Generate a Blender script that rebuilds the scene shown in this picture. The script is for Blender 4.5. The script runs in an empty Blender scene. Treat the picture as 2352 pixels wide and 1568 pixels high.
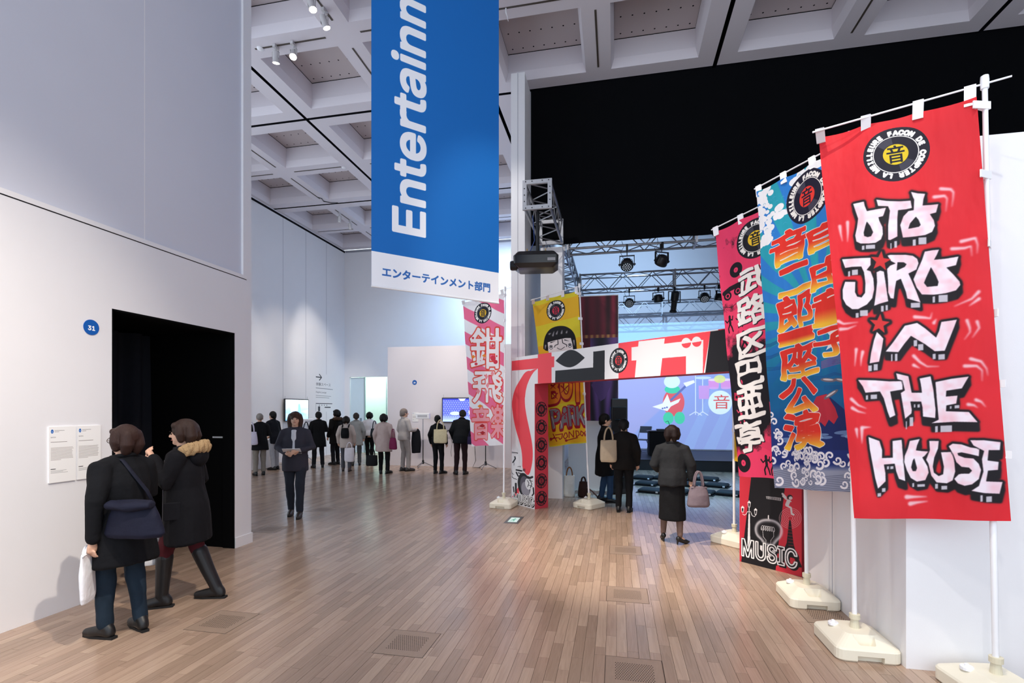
import bpy, bmesh, math, random
import numpy as np
from mathutils import Vector, Matrix, noise

rng = random.Random(7)
scene = bpy.context.scene
col = scene.collection

# ------------------------------------------------------------------ camera
TH = math.atan(239.0 / 1160.0)
cam_d = bpy.data.cameras.new('camera')
cam_d.sensor_width = 36.0
cam_d.lens = 36.0 * 1160.0 / 2352.0
cam_d.shift_y = 156.0 / 2352.0
cam_d.clip_start = 0.05
cam_d.clip_end = 100
cam = bpy.data.objects.new('camera', cam_d)
cam.location = (0, 0, 1.7)
cam.rotation_euler = (math.pi / 2, 0, TH)
col.objects.link(cam)
scene.camera = cam

# ------------------------------------------------------------------ world / exposure
world = bpy.data.worlds.new('world')
scene.world = world
world.use_nodes = True
bgn = world.node_tree.nodes['Background']
bgn.inputs[0].default_value = (0.76, 0.865, 1.0, 1)
bgn.inputs[1].default_value = 2.0
scene.view_settings.view_transform = 'Standard'
scene.view_settings.look = 'None'
scene.view_settings.gamma = 1
scene.view_settings.use_curve_mapping = False
scene.view_settings.exposure = 0.08
scene.cycles.use_denoising = True
scene.cycles.max_bounces = 8
scene.cycles.diffuse_bounces = 5
scene.cycles.glossy_bounces = 4
scene.cycles.transmission_bounces = 4
scene.cycles.transparent_max_bounces = 8
scene.cycles.sample_clamp_indirect = 6
scene.cycles.caustics_reflective = False
scene.cycles.caustics_refractive = False

WARM = (1.0, 0.89, 0.76)
NEUT = (1.0, 0.96, 0.93)
COOL = (0.45, 0.68, 1.0)


def spot(loc, target, power, deg, blend=0.5, color=WARM, radius=0.05):
    d = bpy.data.lights.new('ceiling_spot', 'SPOT')
    d.energy = power
    d.spot_size = math.radians(deg)
    d.spot_blend = blend
    d.color = color
    d.shadow_soft_size = radius
    o = bpy.data.objects.new('ceiling_spot', d)
    o.location = loc
    o.rotation_euler = (Vector(target) - Vector(loc)).to_track_quat('-Z', 'Y').to_euler()
    col.objects.link(o)
    return o


SPOTS = [
    # loc, target, power, cone, blend, colour
    ((0.9, 1.5, 7.7), (-4.5, 2.6, 0.7), 1600, 40, 0.9, WARM),
    ((-1.6, 0.4, 7.7), (-4.5, 0.6, 1.4), 1200, 56, 0.9, WARM),
    ((-2.3, 1.6, 7.7), (-3.4, 4.2, 0.0), 160, 44, 0.9, NEUT),
    ((-1.5, 4.1, 7.7), (0.35, 6.4, 0.0), 2500, 33, 0.7, WARM),
    ((-0.4, 3.0, 7.7), (-1.4, 8.2, 0.6), 500, 36, 0.6, WARM),
    ((-0.6, 2.6, 7.7), (1.6, 5.4, 1.0), 270, 36, 0.6, WARM),
    ((-1.2, -0.6, 7.7), (1.8, 3.9, 2.0), 220, 40, 0.6, NEUT),
    ((0.6, 0.2, 7.7), (2.8, 3.8, 1.6), 380, 46, 0.7, NEUT),
    ((0.2, 2.2, 7.7), (0.7, 4.6, 0.0), 800, 46, 0.9, WARM),
    # far gallery
    ((-5.3, 11.9, 7.7), (-5.6, 14.4, 1.6), 770, 44, 0.8, WARM),
    ((-3.2, 11.9, 7.7), (-4.2, 14.4, 1.2), 570, 44, 0.8, WARM),
    ((-8.3, 14.4, 7.7), (-10.5, 16.8, 1.6), 450, 46, 0.8, WARM),
    ((-8.6, 11.9, 7.7), (-10.5, 12.9, 1.0), 360, 46, 0.8, WARM),
    ((-7.6, 13.0, 7.7), (-10.5, 15.0, 1.6), 380, 46, 0.8, WARM),
    ((-3.4, 5.6, 7.7), (-1.8, 9.2, 4.6), 380, 40, 0.8, NEUT),
    # stage rig
    ((1.6, 10.7, 5.5), (1.4, 11.8, 0.0), 1900, 70, 0.7, (0.25, 0.6, 1.0)),
    ((0.6, 13.0, 6.4), (-0.9, 18.2, 5.0), 720, 120, 0.9, COOL),
    ((3.2, 13.0, 6.4), (3.0, 18.2, 5.0), 160, 130, 0.9, COOL),
    ((-3.2, 15.6, 7.4), (-4.0, 18.2, 4.6), 1400, 120, 0.9, COOL),
]
for a in SPOTS:
    spot(*a)


# ------------------------------------------------------------------ helpers
def lin(c):
    if isinstance(c, str):
        c = c.lstrip('#')
        c = [int(c[i:i + 2], 16) / 255 for i in (0, 2, 4)]
    return tuple((x / 12.92 if x <= 0.04045 else ((x + 0.055) / 1.055) ** 2.4) for x in c)


MATS = {}


def mat(name, color, rough=0.5, metal=0.0, var=0.06, scale=8.0, bump=0.0, bscale=None, spec=0.5, emit=None, estr=0.0,
        stretch=None, trans=0.0):
    """Principled material with noise driven colour variation and fine relief."""
    if name in MATS:
        return MATS[name]
    m = bpy.data.materials.new(name)
    m.use_nodes = True
    nt = m.node_tree
    b = nt.nodes['Principled BSDF']
    c = lin(color)
    b.inputs['Roughness'].default_value = rough
    b.inputs['Metallic'].default_value = metal
    b.inputs['Specular IOR Level'].default_value = spec
    if trans:
        b.inputs['Transmission Weight'].default_value = trans
    tc = nt.nodes.new('ShaderNodeTexCoord')
    src = tc.outputs['Object']
    if stretch:
        mp = nt.nodes.new('ShaderNodeMapping')
        mp.inputs['Scale'].default_value = stretch
        nt.links.new(src, mp.inputs['Vector'])
        src = mp.outputs['Vector']
    nz = nt.nodes.new('ShaderNodeTexNoise')
    nz.inputs['Scale'].default_value = scale
    nz.inputs['Detail'].default_value = 4
    nt.links.new(src, nz.inputs['Vector'])
    mx = nt.nodes.new('ShaderNodeMix')
    mx.data_type = 'RGBA'
    mx.inputs[6].default_value = (*[max(0, x * (1 - var)) for x in c], 1)
    mx.inputs[7].default_value = (*[min(1, x * (1 + var)) for x in c], 1)
    nt.links.new(nz.outputs['Fac'], mx.inputs[0])
    nt.links.new(mx.outputs[2], b.inputs['Base Color'])
    if bump:
        nb = nz
        if bscale:
            nb = nt.nodes.new('ShaderNodeTexNoise')
            nb.inputs['Scale'].default_value = bscale
            nb.inputs['Detail'].default_value = 3
            nt.links.new(src, nb.inputs['Vector'])
        bp = nt.nodes.new('ShaderNodeBump')
        bp.inputs['Strength'].default_value = bump
        bp.inputs['Distance'].default_value = 0.01
        nt.links.new(nb.outputs['Fac'], bp.inputs['Height'])
        nt.links.new(bp.outputs['Normal'], b.inputs['Normal'])
    if emit is not None:
        b.inputs['Emission Color'].default_value = (*lin(emit), 1)
        b.inputs['Emission Strength'].default_value = estr
    MATS[name] = m
    return m


class MB:
    """Collects faces (with material slot and optional uv) for one mesh object."""

    def __init__(self):
        self.v, self.f, self.m, self.uv, self.T = [], [], [], [], None

    def add(self, verts, faces, m=0, uvs=None):
        o = len(self.v)
        if self.T is not None:
            verts = [self.T @ Vector(p) for p in verts]
        self.v += [tuple(p) for p in verts]
        for i, fc in enumerate(faces):
            self.f.append(tuple(o + k for k in fc))
            self.m.append(m if not isinstance(m, (list, tuple)) else m[i])
            self.uv.append(uvs[i] if uvs else None)
        return self

    def box(self, x0, x1, y0, y1, z0, z1, m=0):
        v = [(x0, y0, z0), (x1, y0, z0), (x1, y1, z0), (x0, y1, z0), (x0, y0, z1), (x1, y0, z1), (x1, y1, z1), (x0, y1, z1)]
        f = [(0, 3, 2, 1), (4, 5, 6, 7), (0, 1, 5, 4), (1, 2, 6, 5), (2, 3, 7, 6), (3, 0, 4, 7)]
        return self.add(v, f, m)

    def bbox(self, x0, x1, y0, y1, z0, z1, b=0.01, m=0):
        """box with chamfered vertical and top edges"""
        pts = [(x0 + b, y0), (x1 - b, y0), (x1, y0 + b), (x1, y1 - b), (x1 - b, y1), (x0 + b, y1), (x0, y1 - b), (x0, y0 + b)]
        cx, cy = (x0 + x1) / 2, (y0 + y1) / 2

        def ins(k):
            return [(cx + (p[0] - cx) * (1 - 2 * k / (x1 - x0)), cy + (p[1] - cy) * (1 - 2 * k / (y1 - y0))) for p in pts]
        rings = [(ins(b), z0), (pts, z0 + b), (pts, z1 - b), (ins(b), z1)]
        v = [(p[0], p[1], z) for r, z in rings for p in r]
        f = [tuple(reversed(range(8)))]
        for k in range(3):
            for i in range(8):
                j = (i + 1) % 8
                f.append((k * 8 + i, k * 8 + j, k * 8 + 8 + j, k * 8 + 8 + i))
        f.append(tuple(range(24, 32)))
        return self.add(v, f, m)

    def tube(self, path, rad, n=10, m=0, caps=True, up=(0, 0, 1)):
        """rings along a path; rad = r or (rx, ry) for every point"""
        P = [Vector(p) for p in path]
        if not isinstance(rad, (list, tuple)) or (isinstance(rad, tuple) and len(rad) == 2 and len(P) != 2):
            rad = [rad] * len(P)
        v, f = [], []
        pu = None
        for i, p in enumerate(P):
            d = (P[min(i + 1, len(P) - 1)] - P[max(i - 1, 0)])
            d = d.normalized() if d.length > 1e-9 else Vector((0, 0, 1))
            if pu is None:
                u = Vector((1, 0, 0)) if abs(d.x) < 0.9 else Vector((0, 1, 0))
                u = (u - d * u.dot(d)).normalized()
            else:
                u = (pu - d * pu.dot(d)).normalized()
            pu = u
            w = d.cross(u)
            r = rad[i]
            rx, ry = (r, r) if not isinstance(r, (list, tuple)) else r
            for k in range(n):
                a = 2 * math.pi * k / n
                v.append(p + u * (rx * math.cos(a)) + w * (ry * math.sin(a)))
        for i in range(len(P) - 1):
            for k in range(n):
                j = (k + 1) % n
                f.append((i * n + k, i * n + j, i * n + n + j, i * n + n + k))
        if caps:
            f.append(tuple(reversed(range(n))))
            f.append(tuple(range((len(P) - 1) * n, len(P) * n)))
        return self.add(v, f, m)

    def cyl(self, p0, p1, r0, r1=None, n=12, m=0):
        return self.tube([p0, p1], [r0, r0 if r1 is None else r1], n, m)

    def lathe(self, prof, n=20, m=0, center=(0, 0), caps=True):
        """prof = [(r, z)] turned about z"""
        v, f = [], []
        for r, z in prof:
            for k in range(n):
                a = 2 * math.pi * k / n
                v.append((center[0] + r * math.cos(a), center[1] + r * math.sin(a), z))
        for i in range(len(prof) - 1):
            for k in range(n):
                j = (k + 1) % n
                f.append((i * n + k, i * n + j, i * n + n + j, i * n + n + k))
        if caps:
            f.append(tuple(reversed(range(n))))
            f.append(tuple(range((len(prof) - 1) * n, len(prof) * n)))
        return self.add(v, f, m)

    def ell(self, c, r, n=14, k=8, R=None, m=0):
        """ellipsoid, optionally rotated by the 3x3 matrix R"""
        v, f = [], []
        c = Vector(c)
        for i in range(k + 1):
            t = math.pi * i / k
            for j in range(n):
                a = 2 * math.pi * j / n
                p = Vector((r[0] * math.sin(t) * math.cos(a), r[1] * math.sin(t) * math.sin(a), -r[2] * math.cos(t)))
                if R is not None:
                    p = R @ p
                v.append(c + p)
        for i in range(k):
            for j in range(n):
                q = (j + 1) % n
                f.append((i * n + j, i * n + q, i * n + n + q, i * n + n + j))
        return self.add(v, f, m)

    def prism(self, poly, z0, z1, m=0):
        n = len(poly)
        v = [(p[0], p[1], z0) for p in poly] + [(p[0], p[1], z1) for p in poly]
        f = [tuple(reversed(range(n))), tuple(range(n, 2 * n))]
        for i in range(n):
            j = (i + 1) % n
            f.append((i, j, n + j, n + i))
        return self.add(v, f, m)

    def quad(self, a, b, c, d, m=0, uv=((0, 0), (1, 0), (1, 1), (0, 1))):
        return self.add([a, b, c, d], [(0, 1, 2, 3)], m, [uv])

    def mesh(self, name):
        me = bpy.data.meshes.new(name)
        me.from_pydata(self.v, [], self.f)
        if any(self.m):
            me.polygons.foreach_set('material_index', self.m)
        if any(u is not None for u in self.uv):
            lay = me.uv_layers.new(name='UVMap')
            flat = []
            for fc, u in zip(self.f, self.uv):
                if u is None:
                    u = [(0, 0)] * len(fc)
                for q in u:
                    flat += [q[0], q[1]]
            lay.data.foreach_set('uv', flat)
        me.update()
        return me

    def build(self, name, mats, parent=None, smooth=False, loc=None, rotz=None):
        me = self.mesh(name)
        if not isinstance(mats, (list, tuple)):
            mats = [mats]
        for m in mats:
            me.materials.append(m)
        if smooth:
            shade(me, smooth)
        o = bpy.data.objects.new(name, me)
        col.objects.link(o)
        if parent is not None:
            o.parent = parent
        if loc is not None:
            o.location = loc
        if rotz is not None:
            o.rotation_euler = (0, 0, rotz)
        return o


def shade(me, ang=True):
    me.polygons.foreach_set('use_smooth', [True] * len(me.polygons))
    if ang is not True:
        try:
            me.set_sharp_from_angle(angle=math.radians(ang))
        except Exception:
            pass


def tag(o, label=None, cat=None, group=None, kind=None):
    if label:
        o['label'] = label
    if cat:
        o['category'] = cat
    if group:
        o['group'] = group
    if kind:
        o['kind'] = kind
    return o


def empty(name, loc=(0, 0, 0), rz=0.0, label=None, cat=None, group=None, kind=None):
    o = bpy.data.objects.new(name, None)
    o.empty_display_size = 0.1
    o.location = loc
    o.rotation_euler = (0, 0, rz)
    col.objects.link(o)
    return tag(o, label, cat, group, kind)


def copy_tree(o, parent=None):
    c = o.copy()
    col.objects.link(c)
    c.parent = parent
    for ch in list(o.children):
        copy_tree(ch, c)
    return c


def part_copy(o, parent, loc, rotz=0):
    c = o.copy()
    col.objects.link(c)
    c.parent = parent
    c.location = loc
    c.rotation_euler = (0, 0, rotz)
    return c
# ================================================================== STRUCTURE
M_WALL = mat('white_wall_paint', '#e9e8ea', 0.75, var=0.015, scale=3, bump=0.05, bscale=160)
M_WALL2 = mat('white_partition_paint', '#ecebec', 0.7, var=0.015, scale=2, bump=0.04, bscale=140)
M_SCRIM = mat('grey_upper_scrim', '#d3d5df', 0.9, var=0.03, scale=1.5)
M_CEIL = mat('ceiling_panel_white', '#dcd6db', 0.8, var=0.01, scale=3)
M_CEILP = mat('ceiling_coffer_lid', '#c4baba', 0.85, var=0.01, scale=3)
M_BLACK = mat('black_felt', '#07080b', 0.95, var=0.2, scale=30, spec=0.1)
M_JOINT = mat('dark_joint', '#15151a', 0.9, spec=0.1)
M_TRACK = mat('track_slot', '#4c443c', 0.6)
M_DOORBLK = mat('black_room_paint', '#050506', 0.95, spec=0.1)

# ---- floor: strip planks along the room's axis
m = bpy.data.materials.new('oak_strip_floor')
m.use_nodes = True
nt = m.node_tree
pb = nt.nodes['Principled BSDF']
at = nt.nodes.new('ShaderNodeAttribute')
at.attribute_name = 'tone'
tc = nt.nodes.new('ShaderNodeTexCoord')
mp = nt.nodes.new('ShaderNodeMapping')
mp.inputs['Scale'].default_value = (46, 2.6, 10)
ad = nt.nodes.new('ShaderNodeVectorMath')
ad.operation = 'MULTIPLY_ADD'
ad.inputs[1].default_value = (37, 91, 53)
nt.links.new(at.outputs['Color'], ad.inputs[0])
nt.links.new(tc.outputs['Object'], ad.inputs[2])
nt.links.new(ad.outputs[0], mp.inputs['Vector'])
nz = nt.nodes.new('ShaderNodeTexNoise')
nz.inputs['Scale'].default_value = 1.0
nz.inputs['Detail'].default_value = 6
nz.inputs['Distortion'].default_value = 1.2
nt.links.new(mp.outputs['Vector'], nz.inputs['Vector'])
rp = nt.nodes.new('ShaderNodeValToRGB')
rp.color_ramp.elements[0].color = (*lin('#9b8472'), 1)
rp.color_ramp.elements[1].color = (*lin('#b39b87'), 1)
e = rp.color_ramp.elements.new(0.45)
e.color = (*lin('#a58c7a'), 1)
e = rp.color_ramp.elements.new(0.7)
e.color = (*lin('#ac9380'), 1)
sp = nt.nodes.new('ShaderNodeSeparateColor')
nt.links.new(at.outputs['Color'], sp.inputs[0])
nt.links.new(sp.outputs[0], rp.inputs[0])
mx = nt.nodes.new('ShaderNodeMix')
mx.data_type = 'RGBA'
mx.blend_type = 'MULTIPLY'
mx.inputs[0].default_value = 0.32
r2 = nt.nodes.new('ShaderNodeValToRGB')
r2.color_ramp.elements[0].position = 0.3
r2.color_ramp.elements[0].color = (0.55, 0.5, 0.46, 1)
r2.color_ramp.elements[1].position = 0.62
r2.color_ramp.elements[1].color = (1.08, 1.06, 1.04, 1)
nt.links.new(nz.outputs['Fac'], r2.inputs[0])
nt.links.new(rp.outputs[0], mx.inputs[6])
nt.links.new(r2.outputs[0], mx.inputs[7])
nt.links.new(mx.outputs[2], pb.inputs['Base Color'])
pb.inputs['Roughness'].default_value = 0.23
pb.inputs['Specular IOR Level'].default_value = 0.5
bp = nt.nodes.new('ShaderNodeBump')
bp.inputs['Strength'].default_value = 0.06
bp.inputs['Distance'].default_value = 0.002
nt.links.new(nz.outputs['Fac'], bp.inputs['Height'])
nt.links.new(bp.outputs['Normal'], pb.inputs['Normal'])
M_FLOOR = m
M_SUB = mat('floor_underlay', '#4a382d', 0.8)


def plank_mesh(name, boxes):
    v, f, tone = [], [], []
    for (x0, x1, y0, y1, z, t) in boxes:
        o = len(v)
        g = 0.0007
        v += [(x0 + g, y0 + g, z), (x1 - g, y0 + g, z), (x1 - g, y1 - g, z), (x0 + g, y1 - g, z),
              (x0, y0, -0.012), (x1, y0, -0.012), (x1, y1, -0.012), (x0, y1, -0.012)]
        f += [(o, o + 1, o + 2, o + 3), (o, o + 4, o + 5, o + 1), (o + 1, o + 5, o + 6, o + 2), (o + 2, o + 6, o + 7, o + 3),
              (o + 3, o + 7, o + 4, o)]
        tone += [t] * 8
    me = bpy.data.meshes.new(name)
    me.from_pydata(v, [], f)
    ca = me.color_attributes.new('tone', 'FLOAT_COLOR', 'POINT')
    flat = []
    for t in tone:
        flat += [t[0], t[1], t[2], 1.0]
    ca.data.foreach_set('color', flat)
    me.materials.append(M_FLOOR)
    me.update()
    return me


floor = MB().box(-10.75, 8.0, -2.0, 18.5, -0.2, -0.012).build('floor', M_SUB)
tag(floor, 'pale oak strip floor of the exhibition hall', None, None, 'structure')

GRV = [(-1.485, 3.45), (0.115, 3.36), (-3.09, 3.5), (0.1, 4.76), (0.11, 6.26), (-4.81, 6.33), (-4.88, 7.75), (1.69, 4.62)]
FLOORCUT = [(gx - 0.187, gx + 0.187, gy - 0.192, gy + 0.192) for gx, gy in GRV] + [(-1.65, -1.43, 7.375, 7.875)]
pl = []
PW = 0.0752
x = -10.6
cF, sF = math.cos(TH), math.sin(TH)
while x < 7.4:
    y = -1.2 - rng.random()
    while y < 18.3:
        L = rng.choice((0.42, 0.52, 0.62, 0.74, 0.88))
        y1 = y + L
        segs = [(x, x + PW, y, y1)]
        for (a0, a1, b0, b1) in FLOORCUT:
            if x + PW > a0 and x < a1:
                ns = []
                for p0, p1, s0, s1 in segs:
                    if s1 <= b0 or s0 >= b1 or p1 <= a0 or p0 >= a1:
                        ns.append((p0, p1, s0, s1))
                        continue
                    if s0 < b0 - 0.004:
                        ns.append((p0, p1, s0, b0))
                    if s1 > b1 + 0.004:
                        ns.append((p0, p1, b1, s1))
                    c0, c1 = max(s0, b0), min(s1, b1)
                    if p0 < a0 - 0.002:
                        ns.append((p0, a0, c0, c1))
                    if p1 > a1 + 0.002:
                        ns.append((a1, p1, c0, c1))
                segs = ns
        t = rng.random()
        t = t if rng.random() < 0.75 else (0.05 if rng.random() < 0.5 else 0.95) * rng.random() ** 0.2
        for p0, p1, s0, s1 in segs:
            pl.append((p0 + 0.0003, p1 - 0.0003, s0 + 0.0003, s1 - 0.0003, rng.uniform(-0.0005, 0.0003), (t, rng.random(), rng.random())))
        y = y1
    x += PW


def in_view(b):
    X, Y = (b[0] + b[1]) / 2, (b[2] + b[3]) / 2
    d = -X * sF + Y * cF
    if d < 0.5:
        return None
    px = 1176 + 1160 * (X * cF + Y * sF) / d
    py = 940 + 1160 * 1.7 / d
    hid = X < -4.5 and Y < 5.6
    if -40 < px < 2100 and py < 1600 and not hid:
        return d
    return None


near = sorted([b for b in pl if in_view(b)], key=lambda b: in_view(b) / math.sqrt(b[3] - b[2]))[:300]
nearset = set(id(b) for b in near)
for b in near:
    o = bpy.data.objects.new('plank', plank_mesh('plank', [b]))
    o.parent = floor
    col.objects.link(o)
o = bpy.data.objects.new('plank_field', plank_mesh('plank_field', [b for b in pl if id(b) not in nearset]))
o['kind'] = 'stuff'
o.parent = floor
col.objects.link(o)

# ---- ceiling: shared coffered module
GX = [1.77 + 4.18 * k for k in range(-4, 3)]
GY = [9.85 + 4.21 * k for k in range(-3, 3)]
CZ = 8.0
AX, AY = 2.09 - 0.036, 2.105 - 0.036


def coffer_module():
    b = MB()
    xs = [-AX, -1.76, -0.23, 0.23, 1.76, AX]
    ys = [-AY, -1.78, -0.23, 0.23, 1.78, AY]
    for i in range(5):
        for j in range(5):
            if i in (1, 3) and j in (1, 3):
                x0, x1, y0, y1 = xs[i], xs[i + 1], ys[j], ys[j + 1]
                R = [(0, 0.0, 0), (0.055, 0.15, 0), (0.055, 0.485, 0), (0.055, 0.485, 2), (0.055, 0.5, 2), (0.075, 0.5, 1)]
                prev = None
                for k, (ins, z, mm) in enumerate(R):
                    ring = [(x0 + ins, y0 + ins, z), (x1 - ins, y0 + ins, z), (x1 - ins, y1 - ins, z), (x0 + ins, y1 - ins, z)]
                    if prev:
                        for q in range(4):
                            w = (q + 1) % 4
                            b.add([prev[q], prev[w], ring[w], ring[q]], [(0, 1, 2, 3)], mm)
                    prev = ring
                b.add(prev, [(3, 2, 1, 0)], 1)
            else:
                b.add([(xs[i], ys[j], 0), (xs[i + 1], ys[j], 0), (xs[i + 1], ys[j + 1], 0), (xs[i], ys[j + 1], 0)], [(3, 2, 1, 0)], 0)
    for (p, q) in (((-AX, -AY), (AX, -AY)), ((AX, -AY), (AX, AY)), ((AX, AY), (-AX, AY)), ((-AX, AY), (-AX, -AY))):
        b.add([(p[0], p[1], 0), (q[0], q[1], 0), (q[0], q[1], 0.25), (p[0], p[1], 0.25)], [(0, 1, 2, 3)], 2)
    return b


ceiling = MB().box(-14, 10.5, -3.0, 18.6, CZ + 0.62, CZ + 0.7).build('ceiling', M_JOINT)
tag(ceiling, 'white coffered ceiling with dark joints', None, None, 'structure')
cm = coffer_module().mesh('ceiling_module')
for mm in (M_CEIL, M_CEILP, M_JOINT):
    cm.materials.append(mm)
hb = MB()
for cx in (-0.995, 0.995):
    for cy in (-1.005, 1.005):
        for r in (0.2, 0.6):
            for k in range(7):
                xx = cx + (k - 3) * 0.199
                hb.add([(xx + 0.016 * math.cos(a * math.pi / 4), cy + r + 0.016 * math.sin(a * math.pi / 4), 0.4985) for a in range(8)],
                       [tuple(reversed(range(8)))])
hm = hb.mesh('air_hole')
hm.materials.append(M_JOINT)
tbm = MB()
for s in (-1, 1):
    tbm.box(-0.016, 0.016, s * 1.0 - 0.68, s * 1.0 + 0.68, -0.006, 0.002, 0)
    tbm.box(s * 1.0 - 0.68, s * 1.0 + 0.68, -0.016, 0.016, -0.006, 0.002, 0)
tm = tbm.mesh('lighting_track')
tm.materials.append(M_TRACK)
for gx in GX[:-1]:
    for gy in GY[:-1]:
        if gx > 7 or (gx < -9 and gy < 5):
            continue
        c = (gx + 2.09, gy + 2.105, CZ)
        o = bpy.data.objects.new('ceiling_module', cm)
        o.location = c
        o.parent = ceiling
        col.objects.link(o)
        for nm, me in (('air_holes', hm), ('lighting_track', tm)):
            q = bpy.data.objects.new(nm, me)
            q.parent = o
            col.objects.link(q)
            if nm == 'air_holes':
                q['kind'] = 'stuff'

# ---- left partition with the black doorway
LX = -4.575
b = MB()
b.box(LX - 0.16, LX, -1.2, 3.835, 0, 3.335)
b.box(LX - 0.16, LX, 3.835, 5.375, 2.635, 3.335)
b.box(LX - 0.16, LX, 5.375, 5.66, 0, 3.335)
b.box(LX - 0.16, LX - 0.0, 5.52, 5.66, 3.335, 7.96)
wall_left = b.build('wall_left', M_WALL)
tag(wall_left, 'tall white partition with a black doorway', None, None, 'structure')
MB().box(LX - 0.15, LX - 0.03, -1.2, 5.52, 3.335, 7.96).build('upper_scrim', M_SCRIM, wall_left)
MB().box(LX - 0.031, LX - 0.0295, 4.19, 4.198, 3.39, 7.9).build('scrim_seam', M_WALL, wall_left)
MB().box(LX - 0.03, LX + 0.004, -1.2, 5.575, 3.342, 3.385).build('ledge_strip', M_WALL2, wall_left)
MB().box(LX - 0.001, LX + 0.0015, -1.2, 5.575, 3.333, 3.341).build('shadow_gap', M_JOINT, wall_left)
o = MB().box(LX - 0.165, LX + 0.012, 5.375, 5.672, 0, 0.125).build('baseboard_left', M_WALL2)
tag(o, 'short white baseboard at the end of the left partition', None, None, 'structure')
# black room behind the doorway
b = MB()
b.box(-7.4, LX - 0.16, 5.385, 5.45, 0, 2.7)
b.box(-7.5, -7.4, 2.6, 5.45, 0, 2.7)
b.box(-7.4, LX - 0.16, 2.6, 2.66, 0, 2.7)
b.box(-7.5, LX - 0.16, 2.6, 5.45, 2.66, 2.72)
b.box(LX - 0.159, LX - 0.002, 3.835, 3.85, 0, 2.635)
b.box(LX - 0.159, LX - 0.002, 3.835, 5.375, 2.618, 2.635)
b.box(LX - 0.159, LX - 0.002, 5.36, 5.375, 0, 2.635)
o = b.build('wall_black_room', M_DOORBLK)
tag(o, 'black lined entrance of the dark room', None, None, 'structure')

# ---- far walls
b = MB()
b.box(-10.70, -10.55, 10.0, 18.4, 0, 8.0)
wall_far_left = b.build('wall_far_left', M_WALL)
tag(wall_far_left, 'tall white panelled wall at the far left', None, None, 'structure')
for i, yy in enumerate((12.55, 14.5, 15.72, 17.0)):
    MB().box(-10.552, -10.5485, yy, yy + 0.012, 0, 7.96).build('panel_joint', M_JOINT if i < 0 else mat('soft_joint', '#9a9aa4', 0.9), wall_far_left)
MB().box(-10.552, -10.53, 10.0, 18.3, 7.9, 7.96).build('picture_rail', M_JOINT, wall_far_left)
b = MB()
DX0, DX1, DZ = -10.33, -8.72, 2.98
b.box(-10.7, DX0, 18.28, 18.43, 0, 8)
b.box(DX0, DX1, 18.28, 18.43, DZ, 8)
b.box(DX1, 9.0, 18.28, 18.43, 0, 8)
wall_back = b.build('wall_back', M_WALL)
tag(wall_back, 'tall white back wall of the hall', None, None, 'structure')
for xx in (-4.42, -2.0):
    MB().box(xx, xx + 0.012, 18.277, 18.282, 0, 7.96).build('panel_joint', MATS['soft_joint'], wall_back)
MB().box(-10.5, 7, 18.26, 18.282, 7.9, 7.96).build('picture_rail', MATS['soft_joint'], wall_back)
# lit lobby behind the far doorway
M_GLASSP = mat('mint_glass_panel', '#e3efe9', 0.25, var=0.02)
M_GLASSB = mat('blue_white_door_leaf', '#d3e6ee', 0.3, var=0.02)
b = MB()
b.box(-10.7, -8.5, 19.6, 19.7, 0, 3.2)
b.box(-10.75, -10.6, 18.43, 19.7, 0, 3.2)
b.box(-8.55, -8.4, 18.43, 19.7, 0, 3.2)
b.box(-10.75, -8.4, 18.43, 19.7, 3.2, 3.3)
b.box(-10.75, -8.4, 18.43, 19.7, -0.1, 0.0)
lobby = b.build('wall_lobby', M_GLASSP)
tag(lobby, 'bright pale green lobby seen through the far doorway', None, None, 'structure')
d = bpy.data.lights.new('lobby_ceiling_light', 'AREA')
d.energy = 26
d.color = (0.9, 1.0, 0.96)
d.shape = 'RECTANGLE'
d.size, d.size_y = 1.6, 0.7
o = bpy.data.objects.new('lobby_ceiling_light', d)
o.location = (-9.6, 19.0, 3.15)
col.objects.link(o)
b = MB()
b.box(DX0 + 0.02, DX0 + 0.6, 18.33, 18.37, 0.02, DZ - 0.02)
door = b.build('door_1', M_GLASSB)
tag(door, 'pale blue door leaf in the far doorway', None, None, 'structure')
MB().box(DX0 + 0.42, DX0 + 0.5, 18.31, 18.33, 1.25, 1.36).build('door_plate', mat('door_sign_grey', '#7c8c98', 0.5), door)
MB().box(DX0 + 0.6, DX0 + 0.64, 18.32, 18.38, 0, DZ - 0.01).build('door_stile', mat('aluminium_stile', '#9fb2b5', 0.35, 0.6), door)
MB().box(-9.27, -9.24, 19.3, 19.34, 0, 3.0).build('door_stile', MATS['aluminium_stile'], door)
# middle partition 28
p28 = MB().box(-6.84, -1.95, 14.36, 14.52, 0, 3.6).build('wall_partition', mat('white_booth_paint', '#e4dee2', 0.75, var=0.015, scale=2))
tag(p28, 'free standing white partition marked 28', None, None, 'structure')
# column partition beside the black drop
colp = MB().box(-1.91, -1.65, 9.18, 18.28, 0, 7.93).build('wall_column', M_WALL2)
tag(colp, 'tall slim white partition end like a column', None, None, 'structure')
MB().box(-1.785, -1.779, 9.176, 9.181, 0.0, 7.92).build('panel_joint', MATS['soft_joint'], colp)
# right partition block
rw = MB()
rw.box(1.865, 2.03, 3.93, 5.55, 0, 3.45)
rw.box(1.865, 6.5, 3.77, 3.93, 0, 3.45)
wall_right = rw.build('wall_right', M_WALL2)
tag(wall_right, 'white partition corner behind the flags', None, None, 'structure')
for yy in (4.92,):
    MB().box(1.8625, 1.8655, yy, yy + 0.008, 0, 3.44).build('panel_joint', MATS['soft_joint'], wall_right)
MB().box(2.6, 2.606, 3.768, 3.771, 0, 3.44).build('panel_joint', MATS['soft_joint'], wall_right)
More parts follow.
